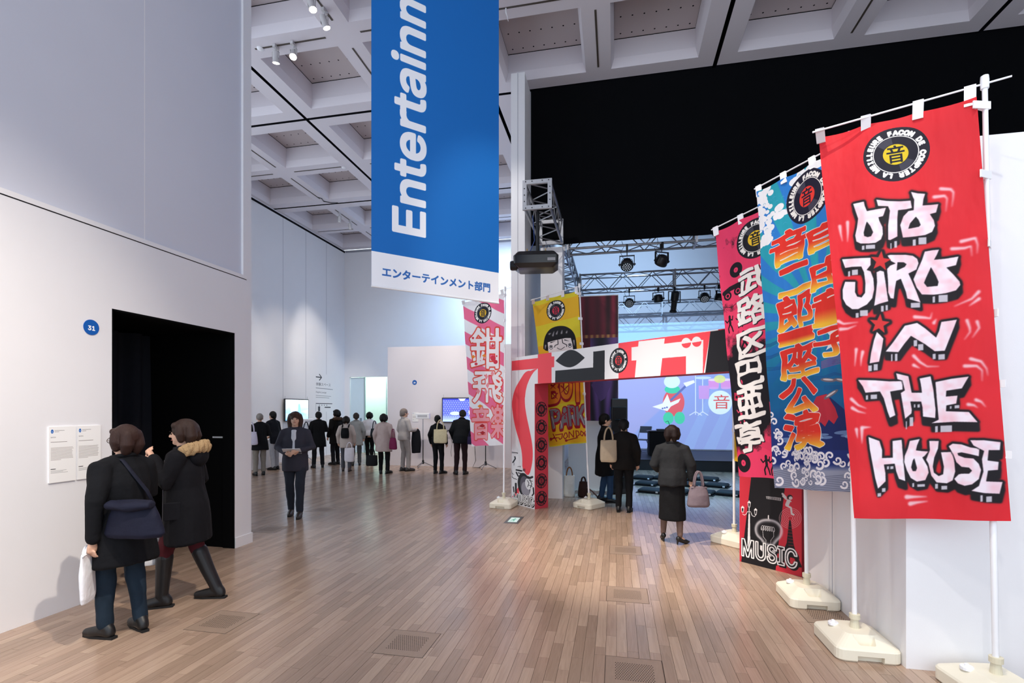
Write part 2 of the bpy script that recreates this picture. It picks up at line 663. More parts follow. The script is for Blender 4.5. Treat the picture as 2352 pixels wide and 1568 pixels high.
# side wall of the hall, far right
o = MB().box(7.2, 7.4, -2, 18.4, 0, 8).build('wall_side', M_WALL)
tag(o, 'right side wall of the hall', None, None, 'structure')
# ================================================================== PRINTED ARTWORK (rasterised in code, y down)
TXT = {}
try:   # the grotesque face that ships inside Blender
    import os
    FONT_SANS = bpy.data.fonts.load(os.path.join(bpy.utils.system_resource('DATAFILES'), 'fonts', 'Inter.woff2'))
except Exception:
    FONT_SANS = None


def glyphs(s):
    """outlines of a text line set in the built-in font, cap height about 0.73"""
    key = s
    if key in TXT:
        return TXT[key]
    cu = bpy.data.curves.new('t', 'FONT')
    cu.body = s
    cu.size = 1.0
    if FONT_SANS is not None and all(ord(ch) < 256 for ch in s):
        cu.font = FONT_SANS
    ob = bpy.data.objects.new('t', cu)
    col.objects.link(ob)
    dg = bpy.context.evaluated_depsgraph_get()
    oc = ob.evaluated_get(dg)
    cv = oc.to_curve(dg)
    tri = []
    tt = np.linspace(0, 1, 5)[:-1, None]
    for sp_ in cv.splines:
        bz = sp_.bezier_points
        if len(bz) < 2:
            continue
        pts = []
        for i in range(len(bz)):
            p, q = bz[i], bz[(i + 1) % len(bz)]
            p0, h0, h1, p1 = (np.array(v[:2]) for v in (p.co, p.handle_right, q.handle_left, q.co))
            pts.append(p0 * (1 - tt) ** 3 + 3 * h0 * tt * (1 - tt) ** 2 + 3 * h1 * tt ** 2 * (1 - tt) + p1 * tt ** 3)
        tri.append(np.vstack(pts))
    oc.to_curve_clear()
    bpy.data.objects.remove(ob)
    bpy.data.curves.remove(cu)
    TXT[key] = tri
    return tri


def homog(src, dst):
    A = []
    for (x, y), (u, v) in zip(src, dst):
        A.append([x, y, 1, 0, 0, 0, -u * x, -u * y, -u])
        A.append([0, 0, 0, x, y, 1, -v * x, -v * y, -v])
    _, _, V = np.linalg.svd(np.array(A, dtype=np.float64))
    return V[-1].reshape(3, 3)


class Canvas:
    SS = 2

    def __init__(self, w, h, color, quad=None, patch=None):
        self.w, self.h = w, h
        self.a = np.empty((h, w, 3), np.float32)
        self.a[:] = self.c(color)
        self.H = homog(quad, [(0, 0), (w, 0), (w, h), (0, h)]) if quad else None
        self.patch = None
        if patch:   # corner points of a hung cloth; art is drawn as that cloth is seen
            self.patch = [np.array(p, np.float64) for p in patch]
            self.H = True
        self.X0 = self.Y0 = 0.0
        self.S = 1.0

    @staticmethod
    def c(s):
        if isinstance(s, str):
            s = s.lstrip('#')
            return np.array([int(s[i:i + 2], 16) / 255 for i in (0, 2, 4)], np.float32)
        return np.array(s, np.float32)

    def frame(self, x0, y0, s):
        """coordinates given from now on are x0 + x / s"""
        self.X0, self.Y0, self.S = x0, y0, s

    def map(self, p):
        p = np.asarray(p, np.float64).reshape(-1, 2)
        if self.H is None:
            return p
        if self.patch is not None:
            t = np.column_stack([self.X0 + p[:, 0] / self.S, self.Y0 + p[:, 1] / self.S])
            TL, TR, BR, BL = self.patch

            def pr(uv):
                u, v = uv[:, :1], uv[:, 1:]
                g = TL * (1 - u) * (1 - v) + TR * u * (1 - v) + BR * u * v + BL * (1 - u) * v
                d = -g[:, 0] * sF + g[:, 1] * cF
                return np.column_stack([1176 + 1160 * (g[:, 0] * cF + g[:, 1] * sF) / d, 940 - 1160 * (g[:, 2] - 1.7) / d])
            uv = np.full((len(t), 2), 0.5)
            for _ in range(7):
                f = pr(uv) - t
                e = 1e-4
                du = (pr(uv + [e, 0]) - pr(uv)) / e
                dv = (pr(uv + [0, e]) - pr(uv)) / e
                det = du[:, 0] * dv[:, 1] - du[:, 1] * dv[:, 0]
                uv = uv - np.column_stack([(f[:, 0] * dv[:, 1] - f[:, 1] * dv[:, 0]) / det, (du[:, 0] * f[:, 1] - du[:, 1] * f[:, 0]) / det])
            return uv * (self.w, self.h)
        q = np.column_stack([self.X0 + p[:, 0] / self.S, self.Y0 + p[:, 1] / self.S, np.ones(len(p))]) @ self.H.T
        return q[:, :2] / q[:, 2:3]

    def mask(self, loops, raw=False):
        """non zero winding fill of closed loops -> coverage in 0..1"""
        s = self.SS
        out = np.zeros((self.h, self.w), np.float32)
        P = [np.asarray(lp, np.float64) if raw else self.map(lp) for lp in loops]
        if not P:
            return out
        A = np.vstack(P)
        bx0, by0 = np.maximum(np.floor(A.min(0)).astype(int), 0)
        bx1, by1 = np.minimum(np.ceil(A.max(0)).astype(int) + 1, (self.w, self.h))
        if bx1 <= bx0 or by1 <= by0:
            return out
        H, W = (by1 - by0) * s, (bx1 - bx0) * s
        acc = np.zeros((H, W + 1), np.int16)
        for p in P:
            p = (p - (bx0, by0)) * s
            q = np.roll(p, -1, axis=0)
            for (x0, y0), (x1, y1) in zip(p, q):
                if y0 == y1:
                    continue
                d = 1
                if y0 > y1:
                    x0, y0, x1, y1, d = x1, y1, x0, y0, -1
                a, b = max(0, math.ceil(y0 - 0.5)), min(H, math.ceil(y1 - 0.5))
                if b <= a:
                    continue
                r = np.arange(a, b)
                xx = np.clip(np.ceil(x0 + (r + 0.5 - y0) * (x1 - x0) / (y1 - y0) - 0.5), 0, W).astype(int)
                acc[r, xx] += d
        m = (np.cumsum(acc[:, :W], axis=1) != 0).astype(np.float32)
        out[by0:by1, bx0:bx1] = m.reshape(by1 - by0, s, bx1 - bx0, s).mean(axis=(1, 3))
        return out

    def put(self, m, color, op=1.0):
        m = (np.clip(m, 0, 1) * op)[..., None]
        c = color if isinstance(color, np.ndarray) and color.ndim == 3 else self.c(color)
        self.a = self.a * (1 - m) + c * m
        return self

    def poly(self, pts, color, op=1.0):
        return self.put(self.mask([pts]), color, op)

    def ell_pts(self, cx, cy, rx, ry, n=48, rot=0.0):
        a = np.linspace(0, 2 * math.pi, n, endpoint=False)
        x, y = rx * np.cos(a), ry * np.sin(a)
        return np.column_stack([cx + x * math.cos(rot) - y * math.sin(rot), cy + x * math.sin(rot) + y * math.cos(rot)])

    def ell(self, cx, cy, rx, ry, color, op=1.0, rot=0.0):
        return self.put(self.mask([self.ell_pts(cx, cy, rx, ry, rot=rot)]), color, op)

    def stroke_loops(self, pts, w0, w1=None, n=10):
        """loops of a round brush line with width running w0 -> w1"""
        p = np.asarray(pts, np.float64)
        w1 = w0 if w1 is None else w1
        L = []
        k = max(1, len(p) - 1)
        for i in range(len(p)):
            w = (w0 + (w1 - w0) * i / k) / 2
            L.append(self.ell_pts(p[i][0], p[i][1], w, w, n))
            if i < len(p) - 1:
                v = (w0 + (w1 - w0) * (i + 1) / k) / 2
                d = p[i + 1] - p[i]
                l = np.hypot(*d)
                if l < 1e-6:
                    continue
                t = np.array([-d[1], d[0]]) / l
                # same turning direction as the circles
                L.append(np.array([p[i] + t * -w, p[i + 1] + t * -v, p[i + 1] + t * v, p[i] + t * w]))
        return L

    def stroke(self, pts, color, w0, w1=None, op=1.0, blur=0):
        m = self.mask(self.stroke_loops(pts, w0, w1))
        if blur:
            m = self.blur(m, blur)
        return self.put(m, color, op)

    def text_loops(self, s, x, y, size, bold=0.0, sx=1.0, rot=0.0, align='l', shear=0.0):
        t = glyphs(s)
        if not t:
            return []
        A = np.vstack(t)
        x0, x1 = A[:, 0].min(), A[:, 0].max()
        dx = x0 if align == 'l' else ((x0 + x1) / 2 if align == 'c' else x1)
        c, q = math.cos(rot), math.sin(rot)
        L = []
        for g in t:
            u = (g[:, 0] - dx + shear * g[:, 1]) * size * sx
            v = -g[:, 1] * size
            L.append(np.stack([x + u * c - v * q, y + u * q + v * c], axis=-1))
        return L

    def text(self, s, x, y, size, color, op=1.0, bold=0.0, **k):
        m = self.mask(self.text_loops(s, x, y, size, **k))
        return self.put(self.fat(m, bold * size), color, op)

    def fat(self, m, r):
        if r < 0.3:
            return m
        if r < 1:
            return m * (1 - r) + self.dilate(m, 1) * r
        return self.dilate(m, r)

    def glyph_box(self, s, box, color=None, bold=0.0, quadpts=None, brush=0.0):
        """one string stretched into box (x0,y0,x1,y1) or onto 4 corner points -> mask"""
        t = glyphs(s)
        A = np.vstack(t)
        lo, hi = A.min(0), A.max(0)
        if quadpts is None:
            x0, y0, x1, y1 = box
            quadpts = [(x0, y0), (x1, y0), (x1, y1), (x0, y1)]
        tl, tr, br, bl = [np.array(p, np.float64) for p in quadpts]
        P = []
        for g in t:
            q = (g - lo) / np.maximum(hi - lo, 1e-6)
            if brush:   # hand brushed look: strokes rise to the right and waver
                x, y = q[:, 0].copy(), q[:, 1].copy()
                q = np.column_stack([x + brush * (.5 * np.sin(y * 9 + len(P)) + .35 * np.sin(x * 14 + y * 5)), y + brush * (1.3 * (x - .5) + .55 * np.sin(x * 8 + y * 4 + len(P)))])
            u, v = q[:, 0:1], 1 - q[:, 1:2]
            P.append(tl * (1 - u) * (1 - v) + tr * u * (1 - v) + br * u * v + bl * (1 - u) * v)
        m = self.mask(P)
        q4 = self.map(np.array(quadpts))
        m = self.fat(m, bold * 0.5 * (abs(q4[2] - q4[0]).sum()))
        if color is not None:
            self.put(m, color)
        return m

    @staticmethod
    def blur(m, r):
        r = int(max(1, r))
        for _ in range(2):
            for ax in (0, 1):
                pad = [(0, 0), (0, 0)]
                pad[ax] = (r + 1, r)
                c = np.cumsum(np.pad(m, pad, mode='edge').astype(np.float32), axis=ax)
                n = m.shape[ax]
                m = (np.take(c, range(2 * r + 1, 2 * r + 1 + n), axis=ax) - np.take(c, range(0, n), axis=ax)) / (2 * r + 1)
        return m

    @staticmethod
    def dilate(m, r):
        o = m.copy()
        H, W = m.shape
        for rr in ([r] if r < 3 else [r * 0.5, r]):
            for k in range(16):
                dx, dy = int(round(rr * math.cos(k * math.pi / 8))), int(round(rr * math.sin(k * math.pi / 8)))
                y0, y1 = max(0, dy), min(H, H + dy)
                x0, x1 = max(0, dx), min(W, W + dx)
                np.maximum(o[y0:y1, x0:x1], m[y0 - dy:y1 - dy, x0 - dx:x1 - dx], out=o[y0:y1, x0:x1])
        return o

    def arc_text(self, s, cx, cy, r, size, color, a0, a1, bold=0.0, ex=1.0, ey=1.0, sx=1.0):
        """letters standing on a circle, clockwise from a0 to a1 (radians, 0 = up)"""
        loops = []
        n = len(s)
        for i, ch in enumerate(s):
            if ch == ' ':
                continue
            a = a0 + (a1 - a0) * i / (n - 1)
            for lp in self.text_loops(ch, 0, 0, size, bold=bold, sx=sx, align='c'):
                u, v = lp[:, 0], lp[:, 1] - r
                X = u * math.cos(a) - v * math.sin(a)
                Y = u * math.sin(a) + v * math.cos(a)
                loops.append(np.column_stack([cx + X * ex, cy + Y * ey]))
        return self.put(self.fat(self.mask(loops), bold * size), color)

    def image(self, name):
        im = bpy.data.images.new(name, self.w, self.h)
        px = np.ones((self.h, self.w, 4), np.float32)
        px[..., :3] = np.clip(self.a[::-1], 0, 1)
        im.pixels.foreach_set(px.ravel())
        im.update()
        im.pack()
        return im


def smooth(pts, n=2, closed=True):
    """corner cutting for soft outlines"""
    p = np.asarray(pts, np.float64)
    for _ in range(n):
        q = np.roll(p, -1, axis=0)
        if not closed:
            a, b = p[:-1], p[1:]
            p = np.vstack([p[:1], np.stack([a * .75 + b * .25, a * .25 + b * .75], 1).reshape(-1, 2), p[-1:]])
        else:
            p = np.stack([p * .75 + q * .25, p * .25 + q * .75], 1).reshape(-1, 2)
    return p


def print_mat(name, canvas, rough=0.6, trans=0.0, emit=0.0, bump=0.0, spec=0.3):
    m = bpy.data.materials.new(name)
    m.use_nodes = True
    nt = m.node_tree
    b = nt.nodes['Principled BSDF']
    b.inputs['Roughness'].default_value = rough
    b.inputs['Specular IOR Level'].default_value = spec
    ti = nt.nodes.new('ShaderNodeTexImage')
    ti.image = canvas.image(name)
    ti.extension = 'EXTEND'
    nt.links.new(ti.outputs['Color'], b.inputs['Base Color'])
    if emit:
        nt.links.new(ti.outputs['Color'], b.inputs['Emission Color'])
        b.inputs['Emission Strength'].default_value = emit
    if bump:
        tc = nt.nodes.new('ShaderNodeTexCoord')
        nz = nt.nodes.new('ShaderNodeTexNoise')
        mp_ = nt.nodes.new('ShaderNodeMapping')
        mp_.inputs['Rotation'].default_value = (0.5, 0.4, 0.3)
        mp_.inputs['Scale'].default_value = (1.0, 1.0, 0.35)
        nz.inputs['Scale'].default_value = 7
        nz.inputs['Detail'].default_value = 3
        nt.links.new(tc.outputs['Object'], mp_.inputs['Vector'])
        nt.links.new(mp_.outputs['Vector'], nz.inputs['Vector'])
        bp = nt.nodes.new('ShaderNodeBump')
        bp.inputs['Strength'].default_value = bump
        bp.inputs['Distance'].default_value = 0.03
        nt.links.new(nz.outputs['Fac'], bp.inputs['Height'])
        nt.links.new(bp.outputs['Normal'], b.inputs['Normal'])
    if trans:
        tr = nt.nodes.new('ShaderNodeBsdfTranslucent')
        nt.links.new(ti.outputs['Color'], tr.inputs['Color'])
        ms = nt.nodes.new('ShaderNodeMixShader')
        ms.inputs[0].default_value = trans
        nt.links.new(b.outputs[0], ms.inputs[1])
        nt.links.new(tr.outputs[0], ms.inputs[2])
        nt.links.new(ms.outputs[0], nt.nodes['Material Output'].inputs['Surface'])
    return m


NAVY = '#14151f'


def record_logo(c, cx, cy, rx, ry, label, ring='#14151f', letters='#f2f0ea', black='#14151f', groove=True, vinyl=None, words=None, kanji=True):
    """round record emblem with circling words and the sign for sound"""
    c.ell(cx, cy, rx, ry, ring)
    if words is None:
        words = 'FACON DE COMPTER LA MEILLEURE '
    n = len(words)
    c.arc_text(words, cx, cy, rx * 0.725, rx * 0.305, letters, -0.14, 2 * math.pi - 0.14 - 2 * math.pi / n, bold=0.075, ey=ry / rx, sx=1.0)
    c.ell(cx, cy, rx * 0.69, ry * 0.69, letters)
    c.ell(cx, cy, rx * 0.66, ry * 0.66, vinyl or black)
    if groove:
        for k, (a0, a1) in enumerate(((-2.5, -1.7), (0.6, 1.4))):
            a = np.linspace(a0, a1, 12)
            o_ = np.column_stack([cx + rx * 0.645 * np.cos(a), cy + ry * 0.645 * np.sin(a)])
            i_ = np.column_stack([cx + rx * 0.40 * np.cos(a[::-1]), cy + ry * 0.40 * np.sin(a[::-1])])
            c.put(c.mask([np.vstack([o_, i_])]), '#7d7d8a', 0.35)
    c.ell(cx, cy, rx * 0.38, ry * 0.38, label)
    if kanji:
        c.glyph_box('音', (cx - rx * 0.26, cy - ry * 0.33, cx + rx * 0.26, cy + ry * 0.31), black, bold=0.02)
# ------------------------------------------------------------------ artwork of the flags
R8 = np.random.RandomState(5)
FLAGS = {   # hung corners: top left, top right, bottom right, bottom left
    'red': [(1.402, 3.935, 3.624), (2.073, 3.454, 3.535), (2.228, 3.429, 1.056), (1.550, 3.728, 0.985)],
    'blue': [(1.202, 4.722, 3.589), (1.603, 3.995, 3.581), (1.683, 4.001, 1.108), (1.352, 4.757, 1.019)],
    'pink': [(0.985, 5.450, 3.507), (1.597, 4.905, 3.639), (1.635, 4.902, 1.064), (1.254, 5.638, 1.005)],
    'striped': [(-2.755, 8.896, 3.666), (-1.945, 8.749, 3.770), (-1.942, 8.739, 1.067), (-2.651, 9.168, 1.011)],
    'yellow': [(-1.460, 8.894, 3.618), (-0.646, 8.840, 3.768), (-0.504, 8.859, 1.125), (-1.200, 9.237, 1.011)],
}


def cloudnoise(h, w, n, seed=1):
    r = np.random.RandomState(seed)
    g = r.rand(n * max(1, h // w) + 2, n + 2).astype(np.float32)
    ys = np.linspace(0, g.shape[0] - 1.001, h)
    xs = np.linspace(0, g.shape[1] - 1.001, w)
    yi, xi = ys.astype(int), xs.astype(int)
    fy, fx = (ys - yi)[:, None], (xs - xi)[None]
    fy, fx = fy * fy * (3 - 2 * fy), fx * fx * (3 - 2 * fx)
    return (g[yi][:, xi] * (1 - fy) * (1 - fx) + g[yi + 1][:, xi] * fy * (1 - fx) + g[yi][:, xi + 1] * (1 - fy) * fx + g[yi + 1][:, xi + 1] * fy * fx)


def star_pts(cx, cy, r, k=0.42, rot=0.0, n=5):
    p = []
    for i in range(2 * n):
        a = rot - math.pi / 2 + i * math.pi / n
        q = r if i % 2 == 0 else r * k
        p.append((cx + q * math.cos(a), cy + q * math.sin(a)))
    return p


def art_red():
    W, H = 560, 1700
    c = Canvas(W, H, '#d92731', patch=FLAGS['red'])
    c.a *= (0.97 + 0.06 * cloudnoise(H, W, 4, 3))[..., None]
    FA, FB, FC = (1890, 420, 4.9), (1920, 700, 4.9), (1930, 960, 5.7366)
    L = {
        FA: ([[(340, 230), (465, 210), (475, 260), (500, 320), (560, 310), (712, 278), (690, 350), (680, 375), (630, 390), (640, 430), (675, 500), (680, 580), (660, 640), (600, 680), (520, 688), (430, 685), (380, 660), (365, 590), (385, 500), (398, 400), (370, 320)],
              [(605, 190), (720, 200), (870, 198), (985, 190), (1000, 275), (930, 290), (845, 300), (838, 400), (840, 600), (760, 645), (738, 640), (737, 480), (755, 310), (735, 260), (625, 262)],
              [(988, 90), (1065, 110), (1150, 118), (1130, 180), (1122, 250), (1210, 245), (1300, 235), (1275, 330), (1205, 350), (1250, 420), (1262, 480), (1230, 550), (1150, 585), (1030, 600), (900, 612), (890, 560), (870, 470), (905, 370), (960, 310), (1020, 300), (1025, 180), (1010, 150)],
              [(212, 855), (360, 850), (545, 848), (545, 930), (500, 985), (545, 1000), (575, 1080), (583, 1200), (560, 1300), (500, 1370), (400, 1420), (330, 1420), (260, 1370), (222, 1300), (220, 1200), (250, 1110), (370, 1115), (365, 1230), (390, 1280), (440, 1290), (480, 1240), (485, 1130), (470, 1010), (440, 945), (330, 945), (250, 955)],
              [(610, 1010), (650, 990), (690, 1000), (705, 1100), (735, 1330), (640, 1360), (580, 1385), (600, 1250), (615, 1120)],
              [(730, 820), (760, 810), (930, 805), (1010, 815), (1060, 850), (1075, 900), (1050, 970), (960, 1015), (990, 1080), (1050, 1220), (1095, 1340), (1030, 1320), (945, 1295), (930, 1220), (875, 1075), (825, 1100), (810, 1180), (795, 1300), (760, 1295), (735, 1230), (735, 1120), (725, 970), (760, 930), (820, 905), (770, 880)],
              [(1145, 770), (1230, 755), (1307, 748), (1280, 810), (1250, 862), (1380, 850), (1528, 828), (1500, 925), (1390, 950), (1470, 1030), (1540, 1110), (1550, 1150), (1500, 1210), (1380, 1240), (1250, 1255), (1110, 1250), (1050, 1170), (1015, 1080), (1060, 980), (1115, 860)]],
             [[(500, 438), (540, 490), (572, 560), (550, 605), (510, 615), (470, 600), (465, 560), (485, 480)], [(1045, 375), (1075, 410), (1100, 470), (1080, 490), (960, 512), (980, 450)],
              [(840, 890), (910, 890), (940, 910), (920, 940), (830, 985)], [(1215, 945), (1270, 1040), (1300, 1110), (1290, 1155), (1170, 1165), (1135, 1120), (1160, 1060)]],
             [(445, 712, 475, 760), (490, 705, 595, 750), (762, 680, 775, 745), (805, 655, 835, 730), (1010, 635, 1045, 705), (1075, 612, 1165, 690), (285, 995, 310, 1055), (330, 980, 400, 1040), (370, 1465, 405, 1518), (420, 1435, 510, 1500), (655, 1385, 685, 1450), (705, 1375, 730, 1435), (985, 1345, 1090, 1400), (1232, 1275, 1260, 1345), (1300, 1260, 1405, 1340)]),
        FB: ([[(462, 305), (500, 340), (535, 380), (520, 480), (490, 640), (385, 660), (400, 540), (430, 400)],
              [(560, 525), (640, 420), (770, 230), (910, 198), (1000, 260), (1125, 365), (1160, 290), (1185, 190), (1365, 168), (1330, 260), (1225, 515), (1110, 520), (1000, 440), (840, 345), (770, 430), (700, 530)],
              [(255, 845), (450, 850), (600, 860), (745, 855), (745, 950), (610, 975), (630, 1080), (665, 1240), (605, 1270), (580, 1200), (540, 1050), (500, 975), (340, 990), (310, 920)],
              [(675, 768), (810, 800), (830, 900), (845, 985), (960, 985), (950, 900), (935, 825), (1060, 800), (1090, 950), (1115, 1180), (1110, 1272), (970, 1255), (965, 1150), (950, 1085), (830, 1085), (845, 1180), (840, 1220), (770, 1280), (745, 1120), (725, 990), (770, 960), (745, 850), (690, 835)],
              [(1115, 865), (1300, 830), (1500, 808), (1420, 940), (1240, 965), (1235, 1030), (1370, 1020), (1355, 1110), (1240, 1130), (1235, 1195), (1500, 1205), (1600, 1320), (1330, 1315), (1065, 1330), (1150, 1290), (1130, 1080)]],
             [], [(620, 555, 636, 635), (662, 550, 690, 632), (870, 395, 910, 465), (920, 440, 980, 510), (1085, 550, 1120, 610), (1150, 555, 1225, 615), (370, 685, 410, 750), (430, 670, 475, 740), (345, 1020, 370, 1070), (398, 1012, 468, 1062), (868, 1118, 885, 1155), (908, 1118, 935, 1155), (1280, 1140, 1300, 1170), (1335, 1130, 1390, 1165), (778, 1310, 790, 1400), (820, 1265, 860, 1365), (1108, 1365, 1140, 1435), (1170, 1358, 1305, 1432)]),
        FC: ([[(380, 248), (520, 300), (555, 420), (555, 525), (690, 520), (685, 300), (800, 285), (815, 450), (850, 830), (770, 800), (735, 700), (715, 600), (580, 610), (600, 720), (605, 830), (510, 925), (470, 780), (430, 580), (395, 400)],
              [(905, 300), (1035, 275), (1000, 360), (985, 425), (1060, 435), (1150, 440), (1100, 500), (1070, 520), (1140, 640), (1155, 720), (1110, 820), (1000, 840), (920, 790), (870, 690), (835, 580), (840, 500), (880, 400)],
              [(1160, 300), (1290, 300), (1280, 400), (1230, 520), (1210, 640), (1225, 720), (1290, 765), (1350, 740), (1360, 640), (1320, 450), (1470, 445), (1500, 560), (1515, 700), (1480, 820), (1400, 860), (1260, 850), (1190, 760), (1150, 600), (1120, 550), (1170, 420)],
              [(1425, 370), (1480, 335), (1600, 345), (1720, 385), (1838, 400), (1830, 500), (1700, 470), (1600, 450), (1545, 460), (1555, 490), (1640, 520), (1760, 530), (1830, 600), (1860, 680), (1830, 800), (1740, 870), (1640, 890), (1550, 860), (1500, 800), (1560, 740), (1600, 730), (1700, 730), (1740, 690), (1700, 650), (1600, 640), (1530, 580), (1490, 480)],
              [(1715, 290), (1900, 290), (2115, 315), (2105, 420), (1960, 420), (1945, 555), (2090, 575), (2080, 680), (1950, 690), (1925, 830), (2140, 840), (2100, 995), (1900, 985), (1730, 955), (1830, 890), (1890, 700), (1870, 540), (1900, 430), (1760, 360)]],
             [[(965, 530), (1000, 660), (985, 700), (945, 700), (925, 650), (945, 560)]],
             [(505, 985, 550, 1030), (560, 920, 605, 970), (618, 635, 645, 675), (660, 635, 700, 672), (940, 860, 965, 912), (1005, 875, 1105, 910), (1240, 870, 1280, 935), (1325, 895, 1405, 945), (1848, 1015, 1880, 1100), (1925, 1030, 2000, 1105)]),
    }
    black = np.zeros((H, W), np.float32)
    face = np.zeros((H, W), np.float32)
    holes = np.zeros((H, W), np.float32)
    gaps = np.zeros((H, W), np.float32)
    hl = np.zeros((H, W), np.float32)
    for fr, (polys, hs, rects) in L.items():
        c.frame(*fr)
        for p in polys:
            m = c.mask([p])
            # a thin dark line parts each letter from the one before it
            gaps = np.maximum(gaps * (1 - m), np.where(face > 0.5, np.clip(c.dilate(m, 4) - m, 0, 1), 0))
            face = np.maximum(face, m)
        for p in hs:
            holes = np.maximum(holes, c.mask([p]))
        for (x0, y0, x1, y1) in rects:
            hl = np.maximum(hl, c.mask([[(x0, y0), (x1, y0 - 4), (x1, y1 - 4), (x0, y1)]]))
    stars = []
    for fr, q in ((FA, (655, 885)), (FB, (490, 215))):
        c.frame(*fr)
        stars.append(c.mask([star_pts(q[0], q[1], 118, 0.42, 0.1)]))
    sm = np.maximum(*stars)
    black = c.dilate(face, 9)
    for k in (8, 16, 24, 31):
        sh = np.zeros_like(face)
        sh[k:] = c.dilate(face, 7)[:-k]
        black = np.maximum(black, sh)
    black = np.maximum(black, c.dilate(sm, 11))
    c.put(c.blur(black, 7) * 1.1, '#5a1016', 0.45)
    c.put(c.blur(black, 2), '#15151b', 0.97)
    n = cloudnoise(H, W, 12, 9) * 0.6 + cloudnoise(H, W, 34, 4) * 0.4
    tone = np.clip((n - 0.35) * 2.0, 0, 1)[..., None]
    white = c.c('#efe3ec') * (1 - tone * 0.75) + c.c('#efb6c3') * (tone * 0.75)
    c.put(c.blur(face, 1), white.astype(np.float32))
    c.put(c.blur(gaps, 1), '#15151b', 0.9)
    c.put(c.blur(holes, 1), '#15151b')
    c.put(c.blur(hl, 1), '#cfcbd6', 0.9)
    c.put(c.blur(sm, 1), '#cf2f31')
    S = {FA: [[(1325, 60), (1440, 66), (1470, 100), (1466, 170), (1453, 265)], [(1250, 155), (1370, 140), (1398, 170), (1385, 320)], [(185, 480), (195, 560), (215, 650)], [(275, 435), (278, 560), (275, 660)],
              [(1450, 740), (1600, 735), (1670, 715), (1680, 830)], [(1555, 660), (1720, 625), (1745, 700), (1740, 800)], [(1760, 1230), (1680, 1310), (1480, 1390)], [(1764, 1310), (1650, 1390)]],
         FB: [[(20, 180), (80, 210), (250, 195)], [(40, 270), (130, 265), (230, 230)], [(230, 500), (225, 560), (215, 690)], [(305, 530), (290, 600), (285, 690)], [(870, 570), (940, 640), (1020, 690), (1160, 690)], [(870, 675), (940, 710)],
              [(1480, 180), (1510, 260), (1515, 310), (1450, 395)], [(1595, 195), (1618, 265), (1540, 375)], [(1520, 610), (1640, 640), (1700, 720), (1715, 800)], [(1450, 690), (1590, 690), (1650, 740), (1650, 860)],
              [(180, 1060), (260, 1130), (350, 1165)], [(190, 1160), (260, 1200), (345, 1220)], [(1580, 1070), (1640, 1090), (1690, 1150)], [(1490, 1120), (1560, 1130), (1600, 1160)], [(880, 130), (1000, 140), (1060, 150), (1080, 80)], [(1100, 200), (1130, 155)],
              [(300, 1380), (400, 1375)], [(300, 1400), (300, 1560)], [(238, 1400), (250, 1500)]],
         FC: [[(870, 1040), (960, 1040), (1130, 1038)], [(915, 1130), (1000, 1115), (1140, 1100)]]}
    for fr, ls in S.items():
        c.frame(*fr)
        for l in ls:
            w = 40 if fr != FC else 60
            c.stroke(l, '#f3dfe6', w, w * 0.16, op=0.8, blur=3)
    q = c.map([0, 0])
    c.frame(0, 0, 1)
    q = c.map([2057, 352])[0]
    c.H = None
    record_logo(c, q[0], q[1], 117, 117, '#dcc024', black='#1b1a28', ring='#1b1a28')
    return c


def placed(c, cx, cy, hw, hh, slope):
    """texture rectangle of a sign seen at a place of the flag"""
    s = slope * (940 - cy) / 500.0
    hh = hh - 0.8 * hw * abs(s)
    p = c.map([(cx - hw, cy + hw * s), (cx + hw, cy - hw * s), (cx, cy - hh), (cx, cy + hh)])
    return (p[0][0], p[2][1], p[1][0], p[3][1])


def raw_glyph(c, ch, box, bold, brush=0.0):
    Hs, c.H = c.H, None
    m = c.glyph_box(ch, box, bold=bold, brush=brush)
    c.H = Hs
    return m


